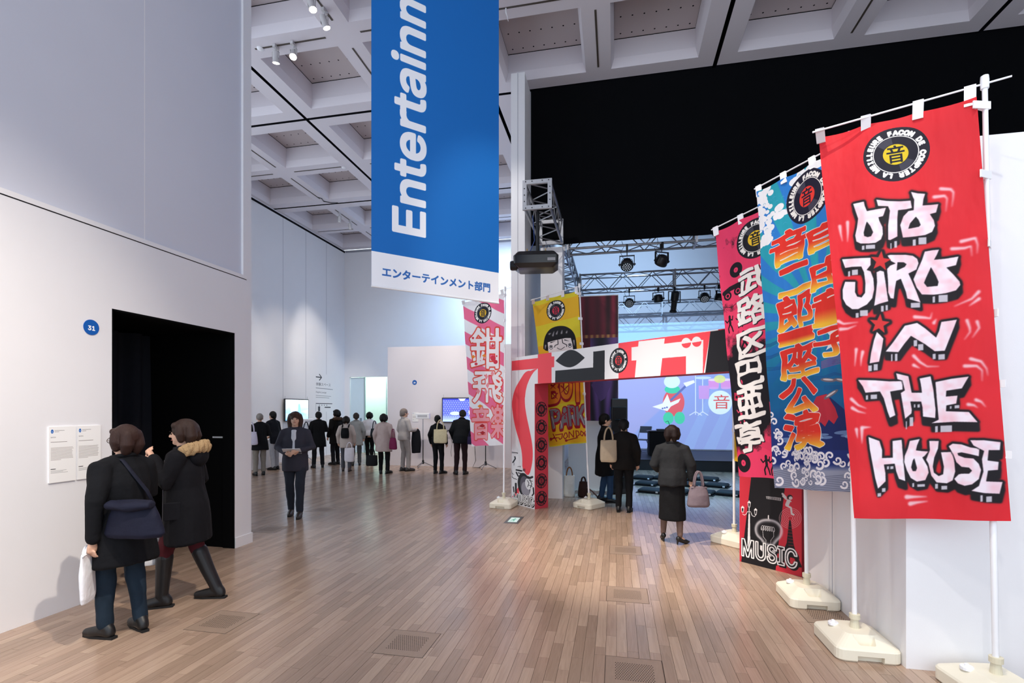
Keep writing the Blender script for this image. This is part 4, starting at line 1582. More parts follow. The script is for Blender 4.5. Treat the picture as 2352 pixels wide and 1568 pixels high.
def art_tv(kind):
    W, H = 256, 150
    c = Canvas(W, H, '#bfe0ff')
    yy, xx = np.mgrid[0:H, 0:W].astype(np.float32)
    if kind == 0:
        t = (yy / H)[..., None]
        c.a = c.c('#eaf6ff') * (1 - t) + c.c('#8fc4f2') * t
        n = cloudnoise(H, W, 6, 3)
        c.put(np.clip((n - 0.4) * 3, 0, 1) * (yy / H), '#5f9bd8', 0.7)
        c.stroke([(150, 40), (152, 80), (150, 110)], '#7fb2e2', 26, 40, blur=3)
        c.stroke([(100, 90), (120, 60)], '#a9cdee', 14, 4, blur=2)
    else:
        c.a[:] = c.c('#4a55e8')
        for j in range(9):
            for i in range(18):
                c.ell(8 + i * 15 + (j % 2) * 7, 14 + j * 13, 3.4, 3.4, '#8f9bff', 0.8)
        c.put(np.clip((yy - 100) / 40, 0, 1), '#9db4ff', 0.9)
        c.put(np.clip((12 - yy) / 4, 0, 1), '#2a2f90', 0.9)
        c.ell(200, 56, 22, 22, '#e6f0ff')
        c.ell(200, 90, 34, 26, '#c9d9ff', 0.8)
        c.ell(80, 96, 34, 12, '#c4d4ff', 0.7)
        c.poly([(100, 0), (150, 0), (135, 16), (115, 16)], '#aeb6ff')
    return c


def art_curtain():
    W, H = 340, 900
    c = Canvas(W, H, '#6b1024')
    yy, xx = np.mgrid[0:H, 0:W].astype(np.float32)
    f = 0.5 + 0.5 * np.sin(xx / 11.5) * (0.6 + 0.4 * np.sin(xx / 47 + 1))
    c.a = c.c('#30060f') * (1 - f[..., None]) + c.c('#8c1c36') * f[..., None]
    low = (yy > 300) & (xx < 150)
    g = np.clip((yy - 300) / 400, 0, 1)[..., None]
    lo = c.c('#6b1530') * (1 - g) + c.c('#e23a5e') * g
    c.a = np.where(low[..., None], lo * (0.55 + 0.5 * f[..., None]), c.a)
    pu = (yy > 300) & (xx >= 150)
    f2 = 0.5 + 0.5 * np.sin((xx - 150) / 17 + (yy - 560) * (xx - 240) / 9000.0)
    c.a = np.where(pu[..., None], c.c('#1c1426') * (1 - f2[..., None]) + c.c('#6d4a8c') * f2[..., None], c.a)
    c.put((np.abs(yy - 290) < 12).astype(np.float32) * (0.6 + 0.4 * np.sin(xx / 6)), '#c79352', 0.9)
    c.poly([(155, 640), (200, 610), (300, 620), (250, 740), (220, 760)], '#5b3f78')
    return c


def art_panel(no, seed, w=300, h=420):
    c = Canvas(w, h, '#f7f6f4')
    r = np.random.RandomState(seed)
    c.ell(34, 36, 15, 15, '#1a5fb4')
    c.text(no, 34, 42, 16, '#ffffff', align='c', bold=0.03)
    c.stroke([(60, 30), (170, 30)], '#8a8a8a', 3)
    c.stroke([(60, 40), (110, 40)], '#8a8a8a', 3)
    c.text('Dark Echo', 18, 84, 17, '#333333')
    c.stroke([(18, 116), (200, 116)], '#6f6660', 3)
    for k in range(11):
        c.stroke([(18, 160 + k * 9), (18 + (264 if k < 10 else 120) * r.uniform(0.9, 1), 160 + k * 9)], '#a39a95', 2.6)
    c.stroke([(18, 318), (70, 318)], '#222222', 5)
    for k in range(3):
        c.stroke([(18, 332 + k * 8), (18 + 200 * r.uniform(0.6, 1), 332 + k * 8)], '#9a9a9a', 2.5)
    return c


def art_wallinfo():
    W, H = 330, 420
    c = Canvas(W, H, '#e9e8ea')
    d = '#3c4046'
    c.stroke([(10, 40), (92, 40)], d, 11)
    c.stroke([(62, 8), (96, 40), (62, 72)], d, 11)
    c.text('体験スペース', 8, 132, 40, d)
    c.stroke([(8, 160), (280, 166)], '#8d9096', 7)
    c.text('Playful Lounge', 8, 214, 34, d)
    c.stroke([(8, 242), (250, 246)], '#a3a5aa', 6)
    c.stroke([(8, 262), (220, 266)], '#a3a5aa', 6)
    c.stroke([(8, 330), (270, 330)], '#3c4046', 8)
    for k in range(4):
        c.stroke([(60 + k * 40, 345), (60 + k * 40, 352)], '#3c4046', 8)
    c.poly([(40, 362), (72, 362), (72, 415), (40, 415)], '#3c4046')
    c.stroke([(150, 372), (240, 372)], '#3c4046', 12)
    c.stroke([(8, 330), (8, 415)], '#8d9096', 4)
    return c


def art_exit():
    W, H = 160, 280
    c = Canvas(W, H, '#cfe9e0')
    g = '#1c9a78'
    # running figure through a doorway
    c.poly([(20, 30), (140, 30), (140, 250), (20, 250)], '#d9f1ea')
    for l, w in (([(80, 100), (70, 150)], 30), ([(80, 105), (50, 125), (38, 155)], 12), ([(85, 108), (112, 125), (128, 112)], 12), ([(70, 150), (98, 180), (90, 220)], 16), ([(68, 150), (46, 185), (20, 190)], 16)):
        c.stroke(l, g, w)
    c.ell(90, 74, 16, 16, g)
    c.stroke([(20, 240), (140, 240)], g, 8)
    return c


def art_disc(no):
    c = Canvas(160, 160, '#0f5bb0')
    c.text(no, 80, 110, 86, '#ffffff', bold=0.03, align='c')
    return c
# ================================================================== GATE, FLAGS, STAGE
M_RED = mat('gate_red_print', '#c4303f', 0.55, var=0.03)
M_IVORY = mat('ivory_plastic', '#e8e1cd', 0.42, var=0.03, scale=5)
M_WPLAS = mat('white_plastic', '#eeeef0', 0.4, var=0.02)
M_WCLOTH = mat('white_tab_cloth', '#eeecee', 0.8)
M_ALU = mat('aluminium_tube', '#8f9196', 0.38, 0.8, var=0.12, scale=20)
M_BMETAL = mat('black_powder_coat', '#141416', 0.45, 0.2)
M_BPLAS = mat('black_plastic', '#101012', 0.4)

# ---- printed arch
P_GATE = print_mat('arch_front_print', art_gate(), 0.5)
P_POST = print_mat('arch_post_print', art_posts(), 0.5)
gate = empty('entrance_arch', (0, 0, 0), 0, 'red white and black printed arch across the way to the stage', 'arch')
GBK = Vector((-GD.y, GD.x, 0)) * 0.30      # depth of the boards


def gp(s, t, z):
    p = GA + GD * s + GBK * t
    return (p.x, p.y, z)


def gate_box(name, s0, s1, z0, z1, inner=None):
    b = MB()

    def uv(s, z):
        return ((s - GS0) / (GS1 - GS0), z / GH)
    b.quad(gp(s0, 0, z0), gp(s1, 0, z0), gp(s1, 0, z1), gp(s0, 0, z1), 0, (uv(s0, z0), uv(s1, z0), uv(s1, z1), uv(s0, z1)))
    b.quad(gp(s1, 0, z0), gp(s1, 1, z0), gp(s1, 1, z1), gp(s1, 0, z1), 2 if inner == '+' else 1)
    b.quad(gp(s0, 1, z0), gp(s0, 0, z0), gp(s0, 0, z1), gp(s0, 1, z1), 2 if inner == '-' else 1)
    b.quad(gp(s1, 1, z0), gp(s0, 1, z0), gp(s0, 1, z1), gp(s1, 1, z1), 1)
    b.quad(gp(s0, 0, z1), gp(s1, 0, z1), gp(s1, 1, z1), gp(s0, 1, z1), 1)
    b.quad(gp(s0, 1, z0), gp(s1, 1, z0), gp(s1, 0, z0), gp(s0, 0, z0), 1)
    return b.build(name, [P_GATE, M_RED, P_POST], gate)


gate_box('post', GS0, 0.0, 0, GB, '+')
gate_box('post', GS1 - 0.66, GS1, 0, GB, '-')
gate_box('beam', GS0, GS1, GB, GH)


# ---- feather flags on water filled feet
def eval_mesh(bm_mb, mods):
    me = bm_mb.mesh('tmp')
    ob = bpy.data.objects.new('tmp', me)
    col.objects.link(ob)
    tmp = []
    for kind, kw in mods:
        md = ob.modifiers.new('m', kind)
        for k, v in kw.items():
            if isinstance(v, MB):
                o2 = bpy.data.objects.new('cut', v.mesh('cut'))
                col.objects.link(o2)
                tmp.append(o2)
                v = o2
            setattr(md, k, v)
    dg = bpy.context.evaluated_depsgraph_get()
    out = bpy.data.meshes.new_from_object(ob.evaluated_get(dg))
    bpy.data.objects.remove(ob)
    bpy.data.meshes.remove(me)
    for o2 in tmp:
        bpy.data.objects.remove(o2)
    return out


def rrect(hx, hy, r, n=4):
    p = []
    for (sx, sy, a0) in ((1, -1, -90), (1, 1, 0), (-1, 1, 90), (-1, -1, 180)):
        for k in range(n + 1):
            a = math.radians(a0 + 90 * k / n)
            p.append((sx * (hx - r) + r * math.cos(a), sy * (hy - r) + r * math.sin(a)))
    return p


def loft(b, rings, m=0, close=True):
    n = len(rings[0][0])
    v = [(p[0], p[1], z) for r, z in rings for p in r]
    f = []
    for k in range(len(rings) - 1):
        for i in range(n):
            j = (i + 1) % n
            f.append((k * n + i, k * n + j, k * n + n + j, k * n + n + i))
    if close:
        f.append(tuple(reversed(range(n))))
        f.append(tuple(range((len(rings) - 1) * n, len(rings) * n)))
    return b.add(v, f, m)


bb = MB()
loft(bb, [(rrect(.19, .22, .05), 0), (rrect(.2, .23, .055), .012), (rrect(.2, .23, .055), .078), (rrect(.192, .222, .05), .09), (rrect(.11, .13, .04), .142), (rrect(.10, .12, .04), .148)])
c1 = MB().box(-.075, .085, -.26, -.19, -.02, .045)
c2 = MB()
loft(c2, [(rrect(.035, .02, .01), .07), (rrect(.075, .05, .015), .16)])
c2.v = [(x, y - .165, z) for x, y, z in c2.v]
BASE_ME = eval_mesh(bb, [('BOOLEAN', dict(object=c1, operation='DIFFERENCE', solver='EXACT')), ('BOOLEAN', dict(object=c2, operation='DIFFERENCE', solver='EXACT'))])
BASE_ME.materials.clear()
BASE_ME.materials.append(M_IVORY)
COLLAR_ME = MB().lathe([(.033, .140), (.03, .15), (.024, .21), (.034, .212), (.034, .245), (.026, .247), (.018, .246)], 16).mesh('collar')
COLLAR_ME.materials.append(mat('collar_plastic', '#d5cdb4', 0.45))
CAP_ME = MB().lathe([(.034, .135), (.034, .152), (.03, .156), (.012, .156), (.012, .166), (.009, .17)], 16, center=(-.115, .06)).mesh('filler_cap')
CAP_ME.materials.append(M_WPLAS)


def cloth(name, TL, TR, BR, BL, material, parent, amp=0.012, seed=0, nu=22, nv=56, sag=0.012):
    TL, TR, BR, BL = map(Vector, (TL, TR, BR, BL))
    nrm = (TR - TL).cross(BL - TL).normalized()
    r = random.Random(seed)
    ph = [r.uniform(0, 6.28) for _ in range(6)]
    v, f, uv = [], [], []
    for j in range(nv + 1):
        t = j / nv
        for i in range(nu + 1):
            u = i / nu
            p = TL * (1 - u) * (1 - t) + TR * u * (1 - t) + BR * u * t + BL * (1 - u) * t
            loose = 1 - 0.75 * u
            w = amp * (math.sin(u * 9 + t * 2.2 + ph[0]) * (0.35 + t) + 0.7 * math.sin(u * 4.2 - t * 5 + ph[1]) * t + 0.35 * math.sin(t * 21 + u * 4 + ph[2]) * loose + 0.25 * math.sin(u * 17 + t * 7 + ph[3]) * (1 - t))
            p = p + nrm * w
            p.z -= sag * (1 - t) ** 6 * abs(math.sin(u * 3 * math.pi))
            v.append(p)
    for j in range(nv):
        for i in range(nu):
            a = j * (nu + 1) + i
            f.append((a, a + nu + 1, a + nu + 2, a + 1))
            uv.append([(i / nu, 1 - j / nv), (i / nu, 1 - (j + 1) / nv), ((i + 1) / nu, 1 - (j + 1) / nv), ((i + 1) / nu, 1 - j / nv)])
    b = MB().add(v, f, 0, uv)
    return b.build(name, material, parent, smooth=True)


def flag(label, base, top, rodL, TL, TR, BR, BL, art, brz=0.0, seed=1, amp=0.012):
    base, top, rodL = Vector(base), Vector(top), Vector(rodL)
    root = empty('nobori_flag', (base.x, base.y, 0), 0, label, 'flag', 'tall nobori flags on ivory feet')
    off = Vector((base.x, base.y, 0))
    foot = bpy.data.objects.new('water_base', BASE_ME)
    col.objects.link(foot)
    foot.parent = root
    foot.rotation_euler = (0, 0, brz)
    for nm, me in (('collar', COLLAR_ME), ('filler_cap', CAP_ME)):
        o = bpy.data.objects.new(nm, me)
        col.objects.link(o)
        o.parent = foot
    b0 = Vector((0, 0, 0.15))
    t = top - off
    d = (t - b0)
    mid = b0 + d * 0.62
    MB().tube([b0, mid, mid + d.normalized() * .004], [.0165, .0165, .0135], 10).tube([mid, t], [.0135, .0135], 10).build('pole', M_WPLAS, root, 40)
    dr = (t - (rodL - off)).normalized()
    MB().tube([t - d.normalized() * .03, t + d.normalized() * .02, t + d.normalized() * .045, t + d.normalized() * .05], [.02, .021, .019, .01], 10).build('pole_cap', M_WPLAS, root, 40)
    MB().tube([rodL - off - dr * .01, t + dr * .115], [.0065, .0055], 8).build('cross_rod', M_WPLAS, root, 40)
    P = print_mat('flag_print', art, 0.62, trans=0.2, bump=0.55, spec=0.3)
    sub = [Vector(q) - off for q in (TL, TR, BR, BL)]
    cloth('flag_cloth', *sub, P, root, amp, seed)
    TLo, TRo, BRo, BLo = sub
    ax = (TRo - TLo).normalized()
    for k in range(4):
        u = (0.02, 0.34, 0.67, 0.965)[k]
        p = TLo.lerp(TRo, u)
        q = (rodL - off).lerp(t, 0.02 + u * 0.94)
        w = ax * 0.027
        n = Vector((-ax.y, ax.x, 0)) * 0.004
        low = p + Vector((0, 0, -0.045))
        hi = q + Vector((0, 0, 0.012))
        b = MB()
        b.add([low - w - n, low + w - n, hi + w - n * 2, hi - w - n * 2, low - w + n, low + w + n, hi + w + n * 2, hi - w + n * 2],
              [(0, 1, 2, 3), (5, 4, 7, 6), (3, 2, 6, 7), (0, 3, 7, 4), (1, 5, 6, 2), (4, 5, 1, 0)])
        b.build('hanging_tab', M_WCLOTH, root)
    for k in range(6):
        v = 0.02 + k * 0.165
        p = TRo.lerp(BRo, v)
        zt = (p.z - b0.z) / max(0.01, d.z)
        q = b0 + d * zt
        if (q - p).length < 0.015:
            q = p + ax * 0.03
        e = (q - p).normalized()
        a0, a1 = p - e * 0.03, q + e * 0.02
        h = Vector((0, 0, 0.022))
        n = Vector((-e.y, e.x, 0)) * 0.017
        b = MB()
        b.add([a0 - h - n * .2, a1 - h - n, a1 + h - n, a0 + h - n * .2, a0 - h + n * .2, a1 - h + n, a1 + h + n, a0 + h + n * .2],
              [(0, 1, 2, 3), (5, 4, 7, 6), (3, 2, 6, 7), (0, 3, 7, 4), (1, 5, 6, 2), (4, 5, 1, 0)])
        b.build('side_tab', M_WCLOTH, root)
    return root


flag('red flag sprayed with OTO JIRO IN THE HOUSE, nearest on the right', (2.192, 3.489, .2), (2.127, 3.476, 3.618), (1.350, 3.866, 3.630),
     *FLAGS['red'], art_red(), 0.12, 3, 0.018)
flag('blue flag with big red and yellow characters, clouds and waves', (1.665, 4.018, .13), (1.626, 4.010, 3.630), (1.196, 4.766, 3.635),
     *FLAGS['blue'], art_blue(), 0.0, 5, 0.018)
flag('hot pink and black flag with white brushed characters by the right post', (1.660, 4.928, .13), (1.623, 4.920, 3.694), (0.962, 5.464, 3.536),
     *FLAGS['pink'], art_pink(), 0.0, 8, 0.018)
flag('pink and white striped flag with bubble characters left of the arch', (-1.925, 8.63, .13), (-1.916, 8.70, 3.819), (-2.769, 8.862, 3.675),
     *FLAGS['striped'], art_pinkwhite(), -0.1, 11, 0.02)
flag('yellow striped flag with a black bobbed head behind the arch', (-0.461, 8.888, .13), (-0.624, 8.854, 3.846), (-1.462, 8.764, 3.621),
     *FLAGS['yellow'], art_yellow(), -0.6, 14, 0.018)
_c = Canvas(60, 180, '#e8b52a')
flag('yellow flag almost hidden behind the pink and black flag', (1.47, 6.85, .13), (1.45, 6.84, 3.60), (1.71, 6.26, 3.6),
     (1.70, 6.28, 3.56), (1.46, 6.81, 3.56), (1.47, 6.82, 1.05), (1.69, 6.30, 1.03), _c, 0.75, 17, 0.010)

# ---- hanging category banner
BW, BZ0, BZ1 = 1.633, 3.045, 7.9
bl0 = Vector((-2.610, 5.078, 0))
bd = Vector((0.7071, 0.7071, 0))
root = empty('hanging_banner', bl0, math.pi / 4, 'tall blue hanging banner reading Entertainment with a white foot band', 'banner')
b = MB()
P_ENT = print_mat('entertainment_print', art_entertain(BW, BZ1 - BZ0), 0.55)
b.quad((0, -.002, BZ0), (BW, -.002, BZ0), (BW, -.002, BZ1), (0, -.002, BZ1))
b.quad((BW, .002, BZ0), (0, .002, BZ0), (0, .002, BZ1), (BW, .002, BZ1), 1)
b.build('banner_sheet', [P_ENT, mat('banner_back', '#1a5fa8', 0.6)], root)
MB().tube([(0, 0, BZ0), (BW, 0, BZ0)], [.012, .012], 10).build('bottom_bar', M_WPLAS, root, 40)
MB().tube([(0, 0, BZ1), (BW, 0, BZ1)], [.014, .014], 10).build('top_bar', M_WPLAS, root, 40)
for xx in (.15, BW - .15):
    MB().cyl((xx, 0, BZ1), (xx, 0, 8.0), .004, n=6).build('wire', M_ALU, root)

# ---- truss rig
TZ0, TZ1, TW = 4.84, 5.24, 0.40


def truss(label, a, b_, axis, plate=None, group='aluminium lighting trusses'):
    """box truss between a and b along axis 'x' or 'y'; origin line is its low left edge"""
    root = empty('lighting_truss', (*a, 0), 0, label, 'truss', group)
    L = b_
    def P(l, w, z):
        return (l, w, z) if axis == 'x' else (w, l, z)
    rr = .024
    for w in (0, TW):
        for z in (TZ0, TZ1):
            MB().tube([P(0, w, z), P(L, w, z)], [rr, rr], 8).build('chord', M_ALU, root, 40)
    n = max(2, int(round(L / .36)))
    for k in range(n):
        l0, l1 = L * k / n, L * (k + 1) / n
        q = k % 2
        for (w0, z0, w1, z1) in ((0, TZ0, 0, TZ1), (TW, TZ0, TW, TZ1), (0, TZ0, TW, TZ0), (0, TZ1, TW, TZ1)):
            A = P(l0, w0, z0) if not q else P(l0, w1, z1)
            B = P(l1, w1, z1) if not q else P(l1, w0, z0)
            MB().tube([A, B], [.010, .010], 6, caps=False).build('brace', M_ALU, root, 40)
    ends = [l for l in (0, L)] + ([L * .5] if L > 3 else [])
    for l in ends:
        b = MB()
        for (w0, w1, z0, z1) in ((-.03, TW + .03, TZ0 - .03, TZ0 + .035), (-.03, TW + .03, TZ1 - .035, TZ1 + .03), (-.03, .035, TZ0 + .035, TZ1 - .035), (TW - .035, TW + .03, TZ0 + .035, TZ1 - .035)):
            if axis == 'x':
                b.box(l - .02, l + .02, w0, w1, z0, z1)
            else:
                b.box(w0, w1, l - .02, l + .02, z0, z1)
        b.build('end_frame', mat('cast_alloy', '#bcbdc0', 0.5, 0.35, var=0.15, scale=30), root)
    if plate is not None:
        for w in (0.02, .12, .28, .38):
            for z in (TZ0 - .005, TZ1 + .005):
                MB().cyl(P(plate, w, z), P(plate - .025, w, z), .009, n=8).build('bolt', M_BMETAL, root)
        for z in (TZ0 + .1, TZ0 + .2, TZ0 + .3):
            for w in (0, TW):
                MB().cyl(P(plate, w, z), P(plate - .025, w, z), .009, n=8).build('bolt', M_BMETAL, root)
    return root


truss('short cantilever truss with a square end frame carrying the projector', (-1.40, 7.77), 1.70, 'y', plate=0.0)
truss('front truss right below the black drop curtain', (-.93, 9.90), 4.8, 'x')
truss('side truss running back from the white pillar', (-1.40, 9.92), 7.6, 'y')
truss('middle truss with a row of stage lamps', (-.93, 13.40), 4.8, 'x')
truss('rear truss nearest the projection screen', (-.93, 17.1), 4.8, 'x')

# white clad tower under the truss corner
o = MB().box(-1.42, -1.0, 9.61, 10.02, 0, 4.80).build('white_pillar', M_WALL2)
tag(o, 'white clad pillar carrying the truss corner', 'pillar')
# white panel with the printed theatre curtain
o = MB().box(-1.0, 0.05, 10.85, 10.93, 0, 4.12).build('theatre_flat', M_WALL2)
tag(o, 'white panel with a printed theatre curtain beside the stage', 'partition')
P_CUR = print_mat('theatre_curtain_print', art_curtain(), 0.45)
b = MB().quad((-.99, 10.846, 1.46), (.04, 10.846, 1.46), (.04, 10.846, 4.10), (-.99, 10.846, 4.10))
b.build('printed_sheet', P_CUR, o)

# black drop curtain above the stage
b = MB()
n, rows = 220, 6
x0, x1 = -1.645, 7.18
v, f = [], []
for j in range(rows + 1):
    z = 4.92 + (7.985 - 4.92) * j / rows
    for i in range(n + 1):
        x = x0 + (x1 - x0) * i / n
        y = 9.845 + 0.012 * math.sin(x * 5.1) * (1 - 0.6 * j / rows) + 0.006 * math.sin(x * 13 + j * .4)
        sm = abs(((x + 0.66) % 1.36) - 0.0)
        if sm < 0.02:
            y += 0.012
        v.append((x, y, z))
for j in range(rows):
    for i in range(n):
        a = j * (n + 1) + i
        f.append((a, a + 1, a + n + 2, a + n + 1))
o = b.add(v, f).build('drop_curtain', M_BLACK, smooth=True)
tag(o, 'wide black drop curtain hanging from the ceiling above the stage', 'curtain')

# ---- projector under the cantilever
root = empty('ceiling_projector', (-1.24, 7.93, 0), 0.12, 'black projector hanging under the cantilever truss', 'projector')
M_PROJ = mat('projector_shell', '#1a1a1d', 0.35, var=0.1)
b = MB()
loft(b, [(rrect(.27, .19, .03), 3.90), (rrect(.345, .25, .05), 3.96), (rrect(.35, .255, .05), 4.08), (rrect(.29, .21, .05), 4.15)])
b.build('body', M_PROJ, root, 35)
MB().tube([(-.30, -.1, 3.96), (-.375, -.1, 3.96), (-.405, -.1, 3.96)], [.075, .075, .068], 18).build('lens', M_BPLAS, root, 40)
MB().cyl((-.4, -.1, 3.96), (-.408, -.1, 3.96), .055, n=18).build('lens_glass', mat('lens_glass', '#20252e', 0.08, 0.3), root)
MB().box(-.16, .17, -.12, .12, 4.15, 4.18).build('mount_plate', M_BMETAL, root)
MB().cyl((0.02, 0, 4.17), (0.02, 0, 4.85), .028, n=14).build('drop_pole', M_BMETAL, root, 40)
for sx in (-.14, .15):
    for sy in (-.1, .1):
        MB().cyl((sx, sy, 4.14), (sx, sy, 4.22), .007, n=6).build('mount_stud', mat('brass_stud', '#b08d46', 0.35, 0.8), root)
MB().box(.18, .30, -.262, -.254, 3.985, 4.03).build('rating_label', mat('grey_label', '#8c8c90', 0.6), root)
MB().tube([(-.05, .05, 4.12), (-.12, .1, 4.2), (-.03, .06, 4.4), (-.06, .05, 4.8)], [.008] * 4, 6).build('cable', mat('blue_cable', '#24407c', 0.5), root)


# ---- stage lamps
def par_can(label, x, y, zc, tilt, face=1, rz=0.0):
    root = empty('stage_lamp', (x, y, 0), rz, label, 'stage lamp', 'LED stage lamps on the trusses')
    top = TZ0 - .02
    MB().box(-.02, .02, -.035, .035, top - .10, top + .03).build('hook_clamp', M_BMETAL, root)
    MB().cyl((0, 0, top - .1), (0, 0, zc + .16), .008, n=8).build('spigot', M_BMETAL, root)
    b = MB()
    for s in (-1, 1):
        b.box(s * .135 - .007, s * .135 + .007, -.02, .02, zc - .03, zc + .165)
    b.box(-.142, .142, -.02, .02, zc + .155, zc + .17)
    b.build('yoke', M_BMETAL, root)
    R = Matrix.Translation((0, 0, zc)) @ Matrix.Rotation(tilt, 4, 'X')
    b = MB()
    b.T = R
    b.tube([(0, 0, .11), (0, 0, .09), (0, 0, 0), (0, 0, -.06), (0, 0, -.075)], [.05, .085, .115, .12, .112], 20)
    can = b.build('can', M_BPLAS, root, 35)
    b = MB()
    b.T = R
    for k in range(12):
        a = k * math.pi / 6
        b.add([(.086 * math.cos(a) - .004 * math.sin(a), .086 * math.sin(a) + .004 * math.cos(a), .1), (.12 * math.cos(a), .12 * math.sin(a), .0), (.128 * math.cos(a), .128 * math.sin(a), .0), (.1 * math.cos(a), .1 * math.sin(a), .1)], [(0, 1, 2, 3)])
    b.build('cooling_fins', M_BMETAL, can)
    M_LED = mat('led_lens', '#dfe3ea', 0.2, emit='#dfe8f5', estr=0.25)
    for ring, cnt in ((.0, 1), (.04, 7), (.078, 13)):
        for k in range(cnt):
            a = 2 * math.pi * k / cnt
            b = MB()
            b.T = R
            b.cyl((ring * math.cos(a), ring * math.sin(a), -.07), (ring * math.cos(a), ring * math.sin(a), -.079), .0105, n=8)
            b.build('led', M_LED, can)
    for s in (-1, 1):
        MB().cyl((s * .115, 0, zc), (s * .16, 0, zc), .018, n=10).build('tilt_knob', M_BMETAL, root)
    MB().tube([(-.05, .05, zc + .1), (-.12, .06, zc + .25), (-.06, .02, top), (-.1, 0, top + .1)], [.005] * 4, 5).build('cable', M_BPLAS, root)
    return root


par_can('stage lamp with lit LED dots under the front truss, left one', .205, 9.90, 4.47, -.6)
par_can('stage lamp turned away under the front truss, right one', .845, 9.90, 4.50, .75, rz=.5)
par_can('leftmost stage lamp under the middle truss, dots showing', .335, 13.42, 4.47, -.95)
par_can('second stage lamp under the middle truss, turned down', 1.058, 13.42, 4.53, .35, rz=-.3)
par_can('stage lamp right of the long profile spot on the middle truss', 2.178, 13.42, 4.52, -.7)
par_can('stage lamp half hidden by the pink and black flag', 2.53, 13.42, 4.49, .2, rz=.9)
root = empty('profile_spot', (1.453, 13.42, 0), .25, 'long black profile spotlight aiming down from the middle truss', 'stage lamp')
MB().box(-.02, .02, -.035, .035, TZ0 - .12, TZ0 + .02).build('hook_clamp', M_BMETAL, root)
b = MB()
for s in (-1, 1):
    b.box(s * .15 - .007, s * .15 + .007, -.02, .02, 4.42, 4.70)
b.box(-.157, .157, -.02, .02, 4.69, 4.705)
b.build('yoke', M_BMETAL, root)
b = MB()
b.T = Matrix.Translation((0, 0, 4.45)) @ Matrix.Rotation(.35, 4, 'X')
b.tube([(0, 0, .26), (0, 0, .22), (0, 0, .02), (0, 0, 0), (0, 0, -.22), (0, 0, -.24), (0, 0, -.28)], [.06, .1, .1, .075, .07, .09, .09], 16)
b.box(-.14, .14, -.012, .012, -.03, -.01)
b.build('barrel', M_BPLAS, root, 35)

# ---- stage with the projection screen
stage = MB().box(-.95, 7.1, 14.62, 18.22, 0, .298).build('stage_platform', mat('stage_black', '#0c0d10', 0.5, var=0.15))
tag(stage, 'low black stage platform in front of the screen', 'stage')
MB().box(-.95, 7.1, 14.6, 14.66, .286, .302).build('stage_edge', mat('stage_edge_metal', '#3b3f47', 0.3, 0.7), stage)
root = empty('projection_screen', (0, 18.2, 0), 0, 'large projected picture with a guitarist and a drum kit', 'screen')
P_SCR = print_mat('projected_picture', art_screen(), 0.8, emit=0.72)
MB().box(-.05, 6.05, .0, .05, .30, 5.0).build('screen_board', mat('screen_white', '#dcdde6', 0.8), root)
MB().quad((.07, -.004, .34), (5.90, -.004, .34), (5.90, -.004, 4.70), (.07, -.004, 4.70)).build('picture', P_SCR, root)

# speaker tower
M_GRILL = mat('speaker_grille', '#17181c', 0.7, var=0.3, scale=300)
root = empty('speaker_tower', (.06, 10.55, 0), .05, 'slim black loudspeaker tower beside the printed curtain', 'loudspeaker')
MB().bbox(-.16, .16, -.14, .14, .0, 1.92, .012).build('cabinet', M_BPLAS, root)
for z in (.35, .95, 1.5):
    MB().bbox(-.135, .135, -.152, -.138, z - .25, z + .25, .006).build('grille', M_GRILL, root)
    MB().lathe([(.1, -.006), (.085, .002), (.03, .0), (.0, .006)], 18).build('driver_cone', M_BPLAS, root, 40, loc=(0, -.15, z))
for k in range(2):
    MB().tube([(-.17 - k * .012, -.1, 1.75), (-.185, -.11, 1.3), (-.172, -.12, .9), (-.19, -.1, .5)], [.008] * 4, 6).build('cable', MATS['blue_cable'], root)

# chair and desk on the stage
root = empty('folding_chair', (.86, 16.75, .3), -.5, 'grey folding chair on the stage', 'chair')
M_STEEL = mat('grey_steel_tube', '#8d9099', 0.3, 0.8)
M_SEAT = mat('grey_seat_pad', '#5c5f68', 0.6)
for s in (-.2, .2):
    MB().tube([(s, -.22, .012), (s, .0, .42), (s, .2, .84)], [.011] * 3, 8).build('leg', M_STEEL, root, 40)
    MB().tube([(s * .9, .24, .012), (s * .9, -.18, .44)], [.011] * 2, 8).build('leg', M_STEEL, root, 40)
MB().bbox(-.2, .2, -.2, .17, .415, .445, .01).build('seat', M_SEAT, root)
b = MB()
b.T = Matrix.Translation((0, .17, .74)) @ Matrix.Rotation(-.25, 4, 'X')
b.bbox(-.2, .2, -.012, .012, -.1, .12, .006)
b.build('backrest', M_SEAT, root)
MB().tube([(-.2, -.2, .03), (.2, -.2, .03)], [.009] * 2, 8).build('stretcher', M_STEEL, root)
root = empty('draped_desk', (1.34, 16.2, .3), .05, 'black draped desk with a gooseneck microphone on the stage', 'desk')
MB().bbox(-.36, .36, -.28, .28, 0, .72, .01).build('black_cover', mat('desk_cloth', '#0d0d10', 0.85), root)
MB().bbox(-.40, .40, -.31, .31, .72, .75, .006).build('desk_top', M_BPLAS, root)
MB().bbox(-.12, .12, -.12, .05, .75, .80, .01).build('mixer', mat('mixer_grey', '#3a3d44', 0.5), root)
MB().tube([(.24, -.1, .75), (.25, -.12, .95), (.2, -.2, 1.05), (.12, -.26, 1.02)], [.008] * 4, 6).build('gooseneck', M_STEEL, root)

